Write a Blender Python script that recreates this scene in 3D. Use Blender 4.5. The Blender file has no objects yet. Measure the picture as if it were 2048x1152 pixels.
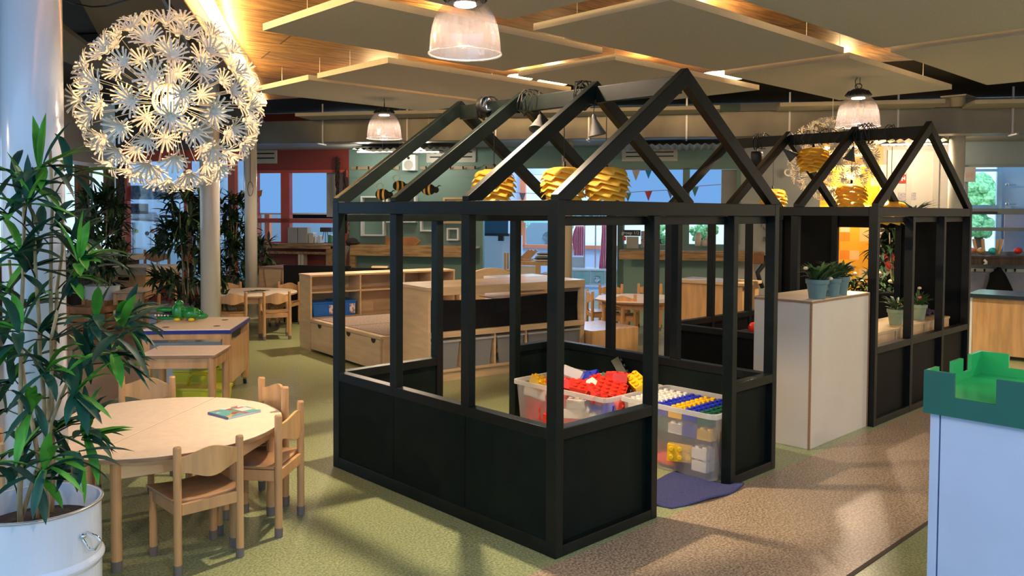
import bpy, math, random
from math import sin, cos, pi, sqrt, radians
from mathutils import Vector, Matrix
random.seed(7)
SC = bpy.context.scene
COL = SC.collection
# ------------------------------------------------------------------ camera
FPX, PITCH, ROLL, SHY, YAW = 1651.0, .0356, -.005346, -91.26, .76272
CAM = Vector((-2.576, -2.4125, 1.5))
FWD = Vector((sin(YAW)*cos(PITCH), cos(YAW)*cos(PITCH), -sin(PITCH)))
RIGHT = Vector((cos(YAW), -sin(YAW), 0))
UP = RIGHT.cross(FWD)
r2 = RIGHT*cos(ROLL) - UP*sin(ROLL)
u2 = RIGHT*sin(ROLL) + UP*cos(ROLL)
cd = bpy.data.cameras.new('camera'); cam = bpy.data.objects.new('camera', cd); COL.objects.link(cam)
M = Matrix((r2, u2, -FWD)).transposed().to_4x4(); M.translation = CAM
cam.matrix_world = M
cd.sensor_width = 36; cd.lens = FPX*36/2048; cd.shift_y = SHY/2048; cd.clip_start = .05; cd.clip_end = 200
SC.camera = cam
SC.view_settings.view_transform = 'Standard'; SC.view_settings.look = 'None'
SC.view_settings.gamma = 1; SC.view_settings.use_curve_mapping = False
SC.view_settings.exposure = 0.15
# ------------------------------------------------------------------ world: overcast bluish daylight
w = bpy.data.worlds.new('sky'); SC.world = w; w.use_nodes = True
bg = w.node_tree.nodes['Background']; bg.inputs[0].default_value = (.36, .63, 1, 1); bg.inputs[1].default_value = 1.7
# ------------------------------------------------------------------ survey helpers (photo pixel -> real position)
def ray(px, py):
    X = px-1024; Y = 576+SHY-py
    cr, sr = cos(ROLL), sin(ROLL)
    X, Y = cr*X+sr*Y, -sr*X+cr*Y
    return (RIGHT*X+UP*Y)/FPX+FWD
def F(px, py, z=0.0):
    d = ray(px, py); return CAM+d*((z-1.5)/d.z)
def A(px, py, D): return CAM+ray(px, py)*D
def AZ(px, D, z):
    p = CAM+ray(px, 426)*D; p.z = z; return p
WA = YAW*-1-radians(12.5)                       # direction of the back wall
WE = Vector((cos(WA), sin(WA), 0)); WN = Vector((WE.y, -WE.x, 0))   # along it; towards the hall
W0 = AZ(1024, 14.3, 0)
if WN.dot(CAM-W0) < 0: WN = -WN
WT = Matrix((WE, WN, Vector((0,0,1)))).transposed().to_4x4(); WT.translation = W0   # local: s along, o out, z
WTI = WT.inverted()
def wsz(px, py, o=0.0):
    d = ray(px, py); t = (o-(CAM-W0).dot(WN))/d.dot(WN); q = CAM+d*t
    return (q-W0).dot(WE), q.z
def WP(px, py, o=0.0):
    s, z = wsz(px, py, o); return W0+WE*s+WN*o+Vector((0,0,z))
# ------------------------------------------------------------------ materials
MATS = {}
def mat(name, col, rough=.5, var=.0, scale=8, metal=0, coat=0, bump=0, stretch=(1,1,1), col2=None, trans=0, emit=None, es=0, alpha=1, spec=.5, detail=4, thr=None):
    if name in MATS: return MATS[name]
    m = bpy.data.materials.new(name); m.use_nodes = True; nt = m.node_tree; b = nt.nodes['Principled BSDF']
    c = (*col, 1)
    b.inputs['Base Color'].default_value = c
    b.inputs['Roughness'].default_value = rough; b.inputs['Metallic'].default_value = metal
    b.inputs['Coat Weight'].default_value = coat; b.inputs['Coat Roughness'].default_value = .12
    b.inputs['Specular IOR Level'].default_value = spec
    if trans: b.inputs['Transmission Weight'].default_value = trans
    if emit: b.inputs['Emission Color'].default_value = (*emit, 1); b.inputs['Emission Strength'].default_value = es
    if var or bump or col2:
        tc = nt.nodes.new('ShaderNodeTexCoord'); mp = nt.nodes.new('ShaderNodeMapping'); nz = nt.nodes.new('ShaderNodeTexNoise')
        mp.inputs['Scale'].default_value = stretch; nz.inputs['Scale'].default_value = scale; nz.inputs['Detail'].default_value = detail
        nt.links.new(tc.outputs['Object'], mp.inputs[0]); nt.links.new(mp.outputs[0], nz.inputs['Vector'])
        rp = nt.nodes.new('ShaderNodeValToRGB')
        a = thr or (.35, .65)
        rp.color_ramp.elements[0].position = a[0]; rp.color_ramp.elements[1].position = a[1]
        k2 = col2 or tuple(min(1, x*(1+var)) for x in col)
        k1 = col if col2 else tuple(x*(1-var) for x in col)
        rp.color_ramp.elements[0].color = (*k1, 1); rp.color_ramp.elements[1].color = (*k2, 1)
        nt.links.new(nz.outputs['Fac'], rp.inputs[0]); nt.links.new(rp.outputs[0], b.inputs['Base Color'])
        if bump:
            bp = nt.nodes.new('ShaderNodeBump'); bp.inputs['Strength'].default_value = bump; bp.inputs['Distance'].default_value = .01
            nt.links.new(nz.outputs['Fac'], bp.inputs['Height']); nt.links.new(bp.outputs[0], b.inputs['Normal'])
    MATS[name] = m; return m
def thin(name, col, tr=.6, glossy=.15, transl=.2, emit=0):
    """thin see-through plastic or glass: part clear, part gloss, part milky"""
    m = bpy.data.materials.new(name); m.use_nodes = True; nt = m.node_tree; nt.nodes.clear()
    o = nt.nodes.new('ShaderNodeOutputMaterial'); t = nt.nodes.new('ShaderNodeBsdfTransparent'); t.inputs[0].default_value = (*[min(1, .6+.4*x) for x in col], 1)
    g = nt.nodes.new('ShaderNodeBsdfGlossy'); g.inputs['Roughness'].default_value = .08
    d = nt.nodes.new('ShaderNodeBsdfDiffuse'); d.inputs[0].default_value = (*col, 1)
    l = nt.nodes.new('ShaderNodeBsdfTranslucent'); l.inputs[0].default_value = (*col, 1)
    a1 = nt.nodes.new('ShaderNodeMixShader'); a1.inputs[0].default_value = .5; nt.links.new(d.outputs[0], a1.inputs[1]); nt.links.new(l.outputs[0], a1.inputs[2])
    last = a1
    if emit:
        e = nt.nodes.new('ShaderNodeEmission'); e.inputs[0].default_value = (*col, 1); e.inputs[1].default_value = emit
        ad = nt.nodes.new('ShaderNodeAddShader'); nt.links.new(a1.outputs[0], ad.inputs[0]); nt.links.new(e.outputs[0], ad.inputs[1]); last = ad
    a2 = nt.nodes.new('ShaderNodeMixShader'); a2.inputs[0].default_value = glossy/(glossy+transl); nt.links.new(last.outputs[0], a2.inputs[1]); nt.links.new(g.outputs[0], a2.inputs[2])
    a3 = nt.nodes.new('ShaderNodeMixShader'); a3.inputs[0].default_value = tr; nt.links.new(a2.outputs[0], a3.inputs[1]); nt.links.new(t.outputs[0], a3.inputs[2])
    nt.links.new(a3.outputs[0], o.inputs[0]); MATS[name] = m; return m
def emis(name, col, s):
    m = bpy.data.materials.new(name); m.use_nodes = True; nt = m.node_tree; nt.nodes.clear()
    o = nt.nodes.new('ShaderNodeOutputMaterial'); e = nt.nodes.new('ShaderNodeEmission'); e.inputs[0].default_value = (*col, 1); e.inputs[1].default_value = s
    nt.links.new(e.outputs[0], o.inputs[0]); MATS[name] = m; return m
BIRCH = mat('birch plywood', (.62,.43,.235), .35, .10, 3, coat=.2, stretch=(1,1,6))
BEECH = mat('beech wood', (.56,.31,.13), .35, .16, 5, coat=.25, stretch=(3,3,.5))
SEATW = mat('worn seat wood', (.20,.10,.05), .4, .35, 6, coat=.2)
TTOP = mat('pale laminate top', (.84,.68,.52), .38, .04, 30, coat=.1)
EDGE = mat('plywood edge', (.30,.17,.09), .5, .2, 60, stretch=(.2,.2,3))
WOODH = mat('weathered plank', (.34,.20,.09), .6, .45, 3, bump=.3, stretch=(1,8,8))
DARKW = mat('dark scrap wood', (.05,.03,.02), .6, .5, 4, bump=.3, stretch=(6,6,.6))
CRATEW = mat('crate slat wood', (.36,.17,.07), .6, .35, 5, bump=.2)
HB1 = mat('dark green black paint', (.003,.006,.005), .40, .3, 14, coat=.0, bump=.03, spec=.28)
HB1P = mat('dark green black panel paint', (.004,.008,.006), .6, .2, 9, spec=.12)
HB2 = mat('black paint', (.004,.005,.005), .42, .3, 14, coat=.0, bump=.03, spec=.28)
HB2P = mat('black panel paint', (.004,.0045,.005), .55, .2, 9, spec=.12)
BLK = mat('black cord plastic', (.008,.008,.008), .45)
BLKM = mat('black fabric', (.006,.006,.007), .85, spec=.2)
WHITE = mat('white lacquer', (.78,.79,.78), .22, .03, 3, coat=.5)
COLM = mat('cream column paint', (.72,.68,.58), .25, .03, 2, coat=.5)
WHT2 = mat('white plaster', (.74,.75,.76), .6, .03, 2)
CREAM = mat('cream melamine', (.64,.58,.49), .4, .03, 3)
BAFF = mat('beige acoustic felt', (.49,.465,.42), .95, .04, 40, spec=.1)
BAFFE = mat('baffle edge', (.48,.43,.34), .9, .03, 20, spec=.1)
TEAL = mat('teal wall paint', (.17,.28,.25), .6, .03, 1.5)
TEALD = mat('teal trim paint', (.16,.28,.25), .55, .03, 2)
REDW = mat('brick red paint', (.24,.040,.028), .5, .05, 2)
REDF = mat('red window frame', (.55,.09,.055), .4, .05, 3)
ORF = mat('orange window frame', (.85,.25,.12), .4, .05, 3)
GREYW = mat('grey blue wall', (.24,.29,.31), .7, .05, 2)
GREYL = mat('pale grey', (.42,.41,.38), .6, .05, 3)
METAL = mat('galvanised duct', (.20,.185,.15), .42, .25, 1.2, metal=.8, stretch=(2,.5,.5))
CHR = mat('chrome', (.7,.7,.7), .15, metal=1)
ALU = mat('brushed aluminium', (.5,.5,.5), .35, metal=.9)
YELL = mat('yellow shade plastic', (.88,.50,.04), .5, .06, 4)
YELB = mat('yellow toolbox plastic', (.62,.60,.02), .35, .04, 4)
GRNP = mat('green castle lacquer', (.02,.36,.09), .28, .05, 3, coat=.3)
GRND = mat('dark green castle front', (.006,.10,.085), .4, .04, 3)
BLUEP = mat('pale blue lacquer', (.40,.52,.76), .35, .04, 3)
NAVY = mat('navy edge band', (.01,.02,.22), .35)
GREYB = mat('grey blue board', (.16,.22,.28), .5, .05, 3)
DRUMB = mat('glossy white drum paint', (.66,.73,.84), .2, .03, 3, coat=.5)
SOIL = mat('potting soil', (.02,.014,.01), .95, .5, 60, bump=.8)
RUBB = mat('grey rubber foot', (.17,.14,.12), .7)
LEAF = mat('deep green leaf', (.010,.065,.042), .5, .4, 10, spec=.3)
LEAFL = mat('bright green leaf', (.06,.28,.03), .5, .3, 10, spec=.3)
LEAFF = mat('olive green leaf', (.035,.085,.022), .5, .5, 12)
CANE = mat('bamboo cane', (.33,.25,.13), .5, .3, 12, stretch=(4,4,1))
POTB = mat('blue grey clay pot', (.12,.21,.22), .6, .06, 12)
POTG = mat('sage green clay pot', (.23,.30,.19), .6, .06, 12)
CONC = mat('light concrete pot', (.42,.41,.38), .8, .08, 14, bump=.1)
TOWEL = mat('navy terry towel', (.065,.07,.17), .95, .35, 260, bump=.6, spec=.1)
PAPER = mat('white paper', (.78,.77,.74), .8)
PETM = mat('white lamp petal plastic', (.70,.65,.57), .5, spec=.3)
bR = mat('red brick plastic', (.72,.035,.015), .3); bY = mat('yellow brick plastic', (.85,.50,.01), .3); bB = mat('blue brick plastic', (.015,.03,.42), .3)
bW = mat('white brick plastic', (.80,.74,.64), .3); bG = mat('green brick plastic', (.01,.10,.05), .3); bK = mat('black brick plastic', (.01,.02,.015), .35)
CRATE = thin('milky crate plastic', (.88,.84,.84), .64, .04, .4)
GLASS = thin('window glass', (.9,.95,1), .93, .07, .002)
BINM = thin('grey frosted bin plastic', (.60,.60,.59), .4, .08, .6)
CARP = mat('grey brown carpet', (.25,.19,.16), .95, .5, 90, bump=.5, spec=.1)
ORNG = mat('orange paint', (.85,.22,.03), .5); REDS = mat('sign red', (.70,.03,.02), .4); BROWN = mat('brown fur', (.10,.045,.02), .7)
BLIND = emis('daylit roller blind', (.155,.36,.72), 1.0)  # own glow stands in for daylight coming through the cloth
SKYW = emis('bright daylight view', (.60,.86,1.0), 1.25)
TUBE = emis('white tube light', (1,.93,.82), 6); LED = emis('warm led strip', (1,.66,.26), 9); BULB = emis('warm bulb', (1,.70,.34), 26)
DOME = thin('prismatic clear acrylic', (1,.84,.86), .62, .32, .010, emit=.0)
RIMG = thin('bright acrylic rim', (1,.93,.95), .2, .5, .05)
BULBW = emis('white hot bulb', (1,.92,.84), 30)
# ------------------------------------------------------------------ mesh builder
class MB:
    def __init__(s, T=None): s.v = []; s.f = []; s.mi = []; s.m = 0; s.T = T; s.world = T is not None
    def add(s, vs, fs):
        n = len(s.v)
        s.v += [(s.T @ Vector(p)) if s.T else Vector(p) for p in vs]
        s.f += [tuple(n+i for i in f) for f in fs]; s.mi += [s.m]*len(fs); return s
    def box(s, x0, x1, y0, y1, z0, z1, R=None):
        vs = [Vector((x, y, z)) for z in (z0, z1) for y in (y0, y1) for x in (x0, x1)]
        if R is not None: vs = [R @ p for p in vs]
        return s.add(vs, [(0,2,3,1),(4,5,7,6),(0,1,5,4),(2,6,7,3),(0,4,6,2),(1,3,7,5)])
    def bar(s, a, b, wd, h, up=(0,0,1)):
        a, b = Vector(a), Vector(b); d = (b-a).normalized(); u = Vector(up)
        if abs(d.dot(u)) > .98: u = Vector((0,1,0))
        x = d.cross(u).normalized(); y = x.cross(d)
        vs = [p+x*sx*wd/2+y*sy*h/2 for p in (a, b) for sx, sy in ((-1,-1),(1,-1),(1,1),(-1,1))]
        return s.add(vs, [(0,1,2,3),(7,6,5,4),(0,4,5,1),(1,5,6,2),(2,6,7,3),(3,7,4,0)])
    def tube(s, pts, r, n=8, r1=None, cap=True):
        pts = [Vector(p) for p in pts]; k = len(pts); vs = []; px = None
        for i, p in enumerate(pts):
            d = (pts[min(i+1, k-1)]-pts[max(i-1, 0)]).normalized()
            u = px if px else (Vector((1,0,0)) if abs(d.x) < .9 else Vector((0,1,0)))
            x = (u-d*u.dot(d)).normalized(); px = x; y = d.cross(x)
            rr = r if r1 is None else r+(r1-r)*i/(k-1)
            if isinstance(r, (list, tuple)): rr = r[i]
            vs += [p+x*cos(2*pi*j/n)*rr+y*sin(2*pi*j/n)*rr for j in range(n)]
        fs = [(i*n+j, i*n+(j+1) % n, (i+1)*n+(j+1) % n, (i+1)*n+j) for i in range(k-1) for j in range(n)]
        if cap: fs += [tuple(range(n))[::-1], tuple((k-1)*n+j for j in range(n))]
        return s.add(vs, fs)
    def lathe(s, prof, n=32, c=(0,0,0), R=None, cap=False):
        c = Vector(c); vs = []; k = len(prof)
        for r, z in prof:
            for j in range(n):
                p = Vector((r*cos(2*pi*j/n), r*sin(2*pi*j/n), z))
                vs.append(c+(R @ p if R is not None else p))
        fs = [(i*n+j, i*n+(j+1) % n, (i+1)*n+(j+1) % n, (i+1)*n+j) for i in range(k-1) for j in range(n)]
        if cap: fs += [tuple(range(n))[::-1], tuple((k-1)*n+j for j in range(n))]
        return s.add(vs, fs)
    def prism(s, poly, z0, z1, R=None):
        n = len(poly); vs = [Vector((x, y, z0)) for x, y in poly]+[Vector((x, y, z1)) for x, y in poly]
        if R is not None: vs = [R @ p for p in vs]
        return s.add(vs, [tuple(range(n))[::-1], tuple(range(n, 2*n))]+[(i, (i+1) % n, n+(i+1) % n, n+i) for i in range(n)])
    def ball(s, c, r, n=12, m=8, sc=(1,1,1), R=None):
        prof = [(sin(pi*i/m), -cos(pi*i/m)) for i in range(m+1)]; c = Vector(c); vs = []
        for a, z in prof:
            for j in range(n):
                p = Vector((max(a, .001)*cos(2*pi*j/n)*r*sc[0], max(a, .001)*sin(2*pi*j/n)*r*sc[1], z*r*sc[2]))
                vs.append(c+(R @ p if R is not None else p))
        return s.add(vs, [(i*n+j, i*n+(j+1) % n, (i+1)*n+(j+1) % n, (i+1)*n+j) for i in range(m) for j in range(n)])
    def blade(s, p, d, L, wd, droop=.4, seg=4, up=None, fold=.25):
        """one lance-shaped leaf from p towards d"""
        p = Vector(p); d = Vector(d).normalized(); sd = d.cross(up or Vector((0,0,1)))
        sd = sd.normalized() if sd.length > .05 else Vector((1,0,0)); vs = []; q = p.copy()
        for i in range(seg+1):
            t = i/seg; wv = wd*(sin(pi*min(1, t*.92+.08))**.8)
            if i == seg: wv = wd*.03
            dn = (d-Vector((0,0,1))*droop*t).normalized(); nrm = sd.cross(dn)
            vs += [q-sd*wv/2+nrm*wv*fold, q, q+sd*wv/2+nrm*wv*fold]
            q = q+dn*L/seg
        return s.add(vs, [f for i in range(seg) for f in ((i*3, i*3+1, i*3+4, i*3+3), (i*3+1, i*3+2, i*3+5, i*3+4))])
    def wb(s, px0, py0, px1, py1, o0, o1):
        """box on the back wall between photo pixels, from o0 to o1 out of it (builder made with T=WT)"""
        s0, z1 = wsz(px0, py0, o1); s1, z0 = wsz(px1, py1, o1)
        zb = wsz(px0, py1, o1)[1]; z0 = (z0+zb)/2; z1 = (z1+wsz(px1, py0, o1)[1])/2
        return s.box(s0, s1, min(o0, o1), max(o0, o1), max(0, z0), z1)
    def build(s, name, m, parent=None, bevel=0, smooth=False, label=None, sol=0):
        me = bpy.data.meshes.new(name); vs = s.v; loc = None
        if s.world:
            if parent: inv = W_OF(parent).inverted(); vs = [inv @ p for p in vs]
            else:
                c = sum(vs, Vector())/len(vs); loc = Vector((c.x, c.y, min(p.z for p in vs))); vs = [p-loc for p in vs]
        me.from_pydata(vs, [], s.f); ms = m if isinstance(m, list) else [m]
        for q in ms: me.materials.append(q)
        if len(ms) > 1: me.polygons.foreach_set('material_index', s.mi)
        if smooth: me.polygons.foreach_set('use_smooth', [True]*len(me.polygons))
        me.update(); o = bpy.data.objects.new(name, me); COL.objects.link(o)
        if loc is not None: o.location = loc
        if parent: o.parent = parent
        if bevel:
            b = o.modifiers.new('bevel', 'BEVEL'); b.width = bevel; b.segments = 2; b.limit_method = 'ANGLE'
        if sol:
            b = o.modifiers.new('thick', 'SOLIDIFY'); b.thickness = sol
        if label: o['label'] = label
        return o
def W_OF(o):
    m = o.matrix_basis.copy()
    while o.parent: o = o.parent; m = o.matrix_basis @ m
    return m
I4 = Matrix.Identity(4)
def WMB(): return MB(WT)
def GMB(): return MB(I4)
def tag(o, label, cat, group=None, kind=None):
    o['label'] = label; o['category'] = cat
    if group: o['group'] = group
    if kind: o['kind'] = kind
    return o
def thing(name, label, cat, loc=(0,0,0), rz=0, group=None, scale=1):
    o = bpy.data.objects.new(name, None); COL.objects.link(o); o.empty_display_size = .1
    o.location = loc; o.rotation_euler = (0, 0, rz); o.scale = (scale,)*3
    return tag(o, label, cat, group)
def struct(name, b, m, **k):
    o = b.build(name, m, **k); o['kind'] = 'structure'; return o
def copy_tree(o, parent=None):
    c = o.copy(); COL.objects.link(c); c.parent = parent
    for ch in list(o.children): copy_tree(ch, c)
    return c
def dup(o, loc, rz=0, label=None, scale=None, group=None):
    c = copy_tree(o); c.location = loc; c.rotation_euler = (0, 0, rz)
    if label: c['label'] = label
    if scale: c.scale = (scale,)*3
    if group: c['group'] = group
    return c
def lamp(name, loc, power, col, r=.05, parent=None, typ='POINT', size=None):
    l = bpy.data.lights.new(name, typ); l.energy = power; l.color = col
    if typ == 'POINT': l.shadow_soft_size = r
    o = bpy.data.objects.new(name, l); COL.objects.link(o); o.location = loc; o.parent = parent
    return o
def mirrorless(*a): pass
def text(body, name, size, m, T, parent=None, ext=.001):
    c = bpy.data.curves.new(name, 'FONT'); c.body = body; c.size = size; c.extrude = ext; c.align_x = 'CENTER'; c.align_y = 'CENTER'
    c.materials.append(m); t0 = bpy.data.objects.new(name, c); COL.objects.link(t0); dg = bpy.context.evaluated_depsgraph_get(); me = bpy.data.meshes.new_from_object(t0.evaluated_get(dg)); bpy.data.objects.remove(t0)
    o = bpy.data.objects.new(name, me); COL.objects.link(o)
    o.matrix_basis = (W_OF(parent).inverted() @ T) if parent else T
    if parent: o.parent = parent
    return o
def face_T(p, e, n, tilt=None):
    """matrix with x along e, z along n (outwards), y up"""
    e = Vector(e).normalized(); n = Vector(n).normalized(); u = n.cross(e)
    m = Matrix((e, u, n)).transposed().to_4x4(); m.translation = Vector(p); return m
# ================================================================== THE SETTING
def floor_mat(name, a, b, c, rough):
    m = bpy.data.materials.new(name); m.use_nodes = True; nt = m.node_tree; bs = nt.nodes['Principled BSDF']
    tc = nt.nodes.new('ShaderNodeTexCoord')
    n1 = nt.nodes.new('ShaderNodeTexNoise'); n1.inputs['Scale'].default_value = 95; n1.inputs['Detail'].default_value = 3
    n2 = nt.nodes.new('ShaderNodeTexNoise'); n2.inputs['Scale'].default_value = .9
    nt.links.new(tc.outputs['Object'], n1.inputs[0]); nt.links.new(tc.outputs['Object'], n2.inputs[0])
    rp = nt.nodes.new('ShaderNodeValToRGB'); rp.color_ramp.elements[0].position = .36; rp.color_ramp.elements[0].color = (*a, 1)
    rp.color_ramp.elements[1].position = .64; rp.color_ramp.elements[1].color = (*c, 1); e = rp.color_ramp.elements.new(.5); e.color = (*b, 1)
    nt.links.new(n1.outputs['Fac'], rp.inputs[0]); nt.links.new(rp.outputs[0], bs.inputs['Base Color'])
    mr = nt.nodes.new('ShaderNodeMapRange'); mr.inputs[3].default_value = rough*.8; mr.inputs[4].default_value = rough*1.25
    nt.links.new(n2.outputs['Fac'], mr.inputs[0]); nt.links.new(mr.outputs[0], bs.inputs['Roughness'])
    bp = nt.nodes.new('ShaderNodeBump'); bp.inputs['Strength'].default_value = .12; bp.inputs['Distance'].default_value = .004
    nt.links.new(n1.outputs['Fac'], bp.inputs['Height']); nt.links.new(bp.outputs[0], bs.inputs['Normal'])
    return m
FG = floor_mat('speckled green linoleum', (.17,.20,.085), (.27,.30,.14), (.40,.42,.22), .28)
FB = floor_mat('speckled beige linoleum', (.20,.13,.075), (.36,.26,.165), (.52,.41,.28), .34)
FP = floor_mat('speckled tan linoleum', (.24,.16,.09), (.33,.225,.13), (.40,.29,.18), .32)
FD = mat('dark floor joint', (.06,.045,.03), .7)
o = struct('floor', MB().box(-16, 16, -7, 24, -.1, 0), FG)
o = struct('floor_stripe', MB().prism([(-6,-.94),(12,-.94),(12,-.03),(-6,-.03)], 0, .0012), FB)
o = struct('trim_1', MB().box(-6, 12, -.955, -.935, 0, .003), FD)
p0, p1 = F(230, 800), F(320, 725); dv = (p1-p0).normalized(); p2 = p1+dv*9; p3 = p0-dv*3
sd = Vector((-dv.y, dv.x, 0))
struct('floor_tan', MB().prism([(p3.x,p3.y),(p2.x,p2.y),(p2.x+sd.x*7,p2.y+sd.y*7),(p3.x+sd.x*7,p3.y+sd.y*7)], 0, .001), FP)
# room beyond the opening has a pale blue floor
b = WMB(); s0 = wsz(900, 400)[0]; s1 = wsz(1300, 400)[0]; b.box(s0, s1, -7, -.02, 0, .002)
struct('floor_beyond', b, mat('pale blue linoleum', (.34,.46,.56), .2, .04, 2))
# ---- back wall, in spans between photo columns
WZ = 3.3
def wall(name, px0, px1, z0, z1, m, o1=0, th=.16, sub=None):
    b = WMB(); b.box(wsz(px0, 400, o1)[0], wsz(px1, 400, o1)[0], o1-th, o1, z0, z1); return struct(name, b, m)
def zz(px, py, o=0): return wsz(px, py, o)[1]
def wallh(name, px0, px1, openings, m, o=0):
    """span with rectangular holes [(px0,py0,px1,py1)] sorted left to right"""
    b = WMB(); cur = wsz(px0, 400, o)[0]; end = wsz(px1, 400, o)[0]
    for (a, t, c, d) in openings:
        sa = wsz(a, 400, o)[0]; sc_ = wsz(c, 400, o)[0]; mid = (a+c)/2; zt = zz(mid, t, o); zb = max(0, zz(mid, d, o))
        if sa > cur: b.box(cur, sa, o-.16, o, 0, WZ)
        b.box(sa, sc_, o-.16, o, zt, WZ)
        if zb > 0: b.box(sa, sc_, o-.16, o, 0, zb)
        cur = sc_
    if end > cur: b.box(cur, end, o-.16, o, 0, WZ)
    return struct(name, b, m)
wallh('wall_red', 488, 698, [(514,343,563,486),(577,343,690,486)], REDW)
wallh('wall_teal', 698, 965, [], TEAL)
b = WMB(); b.wb(950, 330, 965, 700, 0, .02); struct('trim_2', b, TEAL)
wallh('wall_teal', 965, 1478, [(965,336,1236,640),(1246,338,1366,489),(1378,338,1474,489)], TEAL)
wallh('wall_grey', 1478, 1640, [], GREYW and mat('blue grey plaster', (.42,.44,.44), .7, .06, 1.2))
wallh('wall_white', 1765, 1920, [], mat('warm white plaster', (.80,.73,.66), .6, .03, 2))
wallh('wall_right', 1920, 2300, [(1926,332,2060,505)], GREYW)
wallh('wall_left_far', -900, 120, [], REDW, 1.9)
# yellow tiled doorway (a tiled partition just behind the opening)
ym = bpy.data.materials.new('yellow and orange tiles'); ym.use_nodes = True; nt = ym.node_tree; bs = nt.nodes['Principled BSDF']; bs.inputs['Roughness'].default_value = .3
tc = nt.nodes.new('ShaderNodeTexCoord'); mp = nt.nodes.new('ShaderNodeMapping'); mp.inputs['Scale'].default_value = (6.6, 6.6, 6.6)
fl = nt.nodes.new('ShaderNodeVectorMath'); fl.operation = 'FLOOR'; wn = nt.nodes.new('ShaderNodeTexWhiteNoise'); rp = nt.nodes.new('ShaderNodeValToRGB'); rp.color_ramp.interpolation = 'CONSTANT'
for i, (ps, c) in enumerate([(0, (1,.50,.02)), (.45, (1,.33,.01)), (.72, (1,.66,.25)), (.9, (1,.74,.45))]):
    e = rp.color_ramp.elements[i] if i < 2 else rp.color_ramp.elements.new(ps); e.position = ps; e.color = (*c, 1)
nt.links.new(tc.outputs['Object'], mp.inputs[0]); nt.links.new(mp.outputs[0], fl.inputs[0]); nt.links.new(fl.outputs[0], wn.inputs[0]); nt.links.new(wn.outputs['Value'], rp.inputs[0]); nt.links.new(rp.outputs[0], bs.inputs['Base Color'])
def wmesh(name, m, *boxes, **k):
    """object whose local frame is the wall frame"""
    b = MB()
    for q in boxes: b.box(*q)
    o = b.build(name, m, **k); o.matrix_basis = WT.copy(); return o
sy0, sy1 = wsz(1640, 400, -.6)[0], wsz(1768, 400, -.6)[0]; zc = zz(1700, 330)
o = wmesh('wall_tiled', ym, (sy0-.4, sy1+.2, -.7, -.6, 0, zc)); o['kind'] = 'structure'
o = wmesh('wall_tiled_top', mat('honey ceiling boards', (.75,.42,.12), .5, .2, 6), (sy0-.4, sy1+.2, -.7, 0, zc, WZ)); o['kind'] = 'structure'
lamp('passage_light', WT @ Vector(((sy0+sy1)/2, -.25, zc-.15)), 55, (1,.72,.35), .1)
for i, (y0) in enumerate((277, 292, 307)):
    b = WMB(); b.wb(1650, y0, 1752, y0+5, .01, .04); o = b.build('ceiling_lamp', emis('passage lamp %d' % i, (1,.82,.5), 3.2)); tag(o, ['topmost','middle','lowest'][i]+' glowing strip lamp above the yellow tiled doorway', 'lamp', 'strip lamps above the yellow doorway')
# glazed partition at the left, 1.9 m in front of the back wall line
O1 = 1.9
def wb2(b, *a): return b.wb(*a)
b = WMB()
for (x0, x1) in ((232,256),(366,379),(455,471)): b.wb(x0, 300, x1, 600, O1-.1, O1)
b.wb(232, 300, 492, 322, O1-.1, O1); b.wb(232, 566, 492, 603, O1-.1, O1)
struct('window_1', b, REDF, bevel=.006)
b = WMB(); b.wb(256, 322, 490, 566, O1-.06, O1-.054); struct('window_2', b, GLASS)
b = WMB(); b.box(wsz(232,400,O1)[0], wsz(492,400,O1)[0], O1-.1, O1, zz(350,300,O1), WZ); struct('wall_left_top', b, mat('dim grey lintel', (.09,.085,.08), .7))
# wall to the left of it, running towards the camera, with a white rail, windows and curtains
lp0 = AZ(232, 14.2, 0); lp1 = AZ(118, 12.1, 0); ld = (lp1-lp0).normalized(); lp1 = lp0+ld*6
lang = math.atan2(ld.y, ld.x); LT = Matrix.Translation(lp0) @ Matrix.Rotation(lang, 4, 'Z')   # local +x towards camera, y sideways
hallside = -1 if (LT.inverted() @ CAM).y < 0 else 1
def lmb(): return MB(LT)
y0, y1 = (0, -.12*hallside)
b = lmb(); b.box(0, 6, y0, y1, 2.25, WZ); struct('wall_left', b, mat('pale grey lintel', (.50,.49,.46), .6))
b = lmb(); b.box(0, 6, y0, y1, 0, .78); struct('wall_left_base', b, mat('brown base wall', (.20,.12,.08), .6))
b = lmb(); b.box(0, 6, .03*hallside, y1, 2.2, 2.26)
for k in range(6): b.box(k*1.0, k*1.0+.09, .03*hallside, y1, .78, 2.25)
b.box(0, 6, .02*hallside, y1, .78, .86); b.box(0, 6, .01*hallside, y1, 1.45, 1.5)
struct('window_3', b, WHITE, bevel=.004)
b = lmb(); b.box(0, 6, -.06*hallside, -.065*hallside, .8, 2.25); struct('window_4', b, SKYW)
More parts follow.
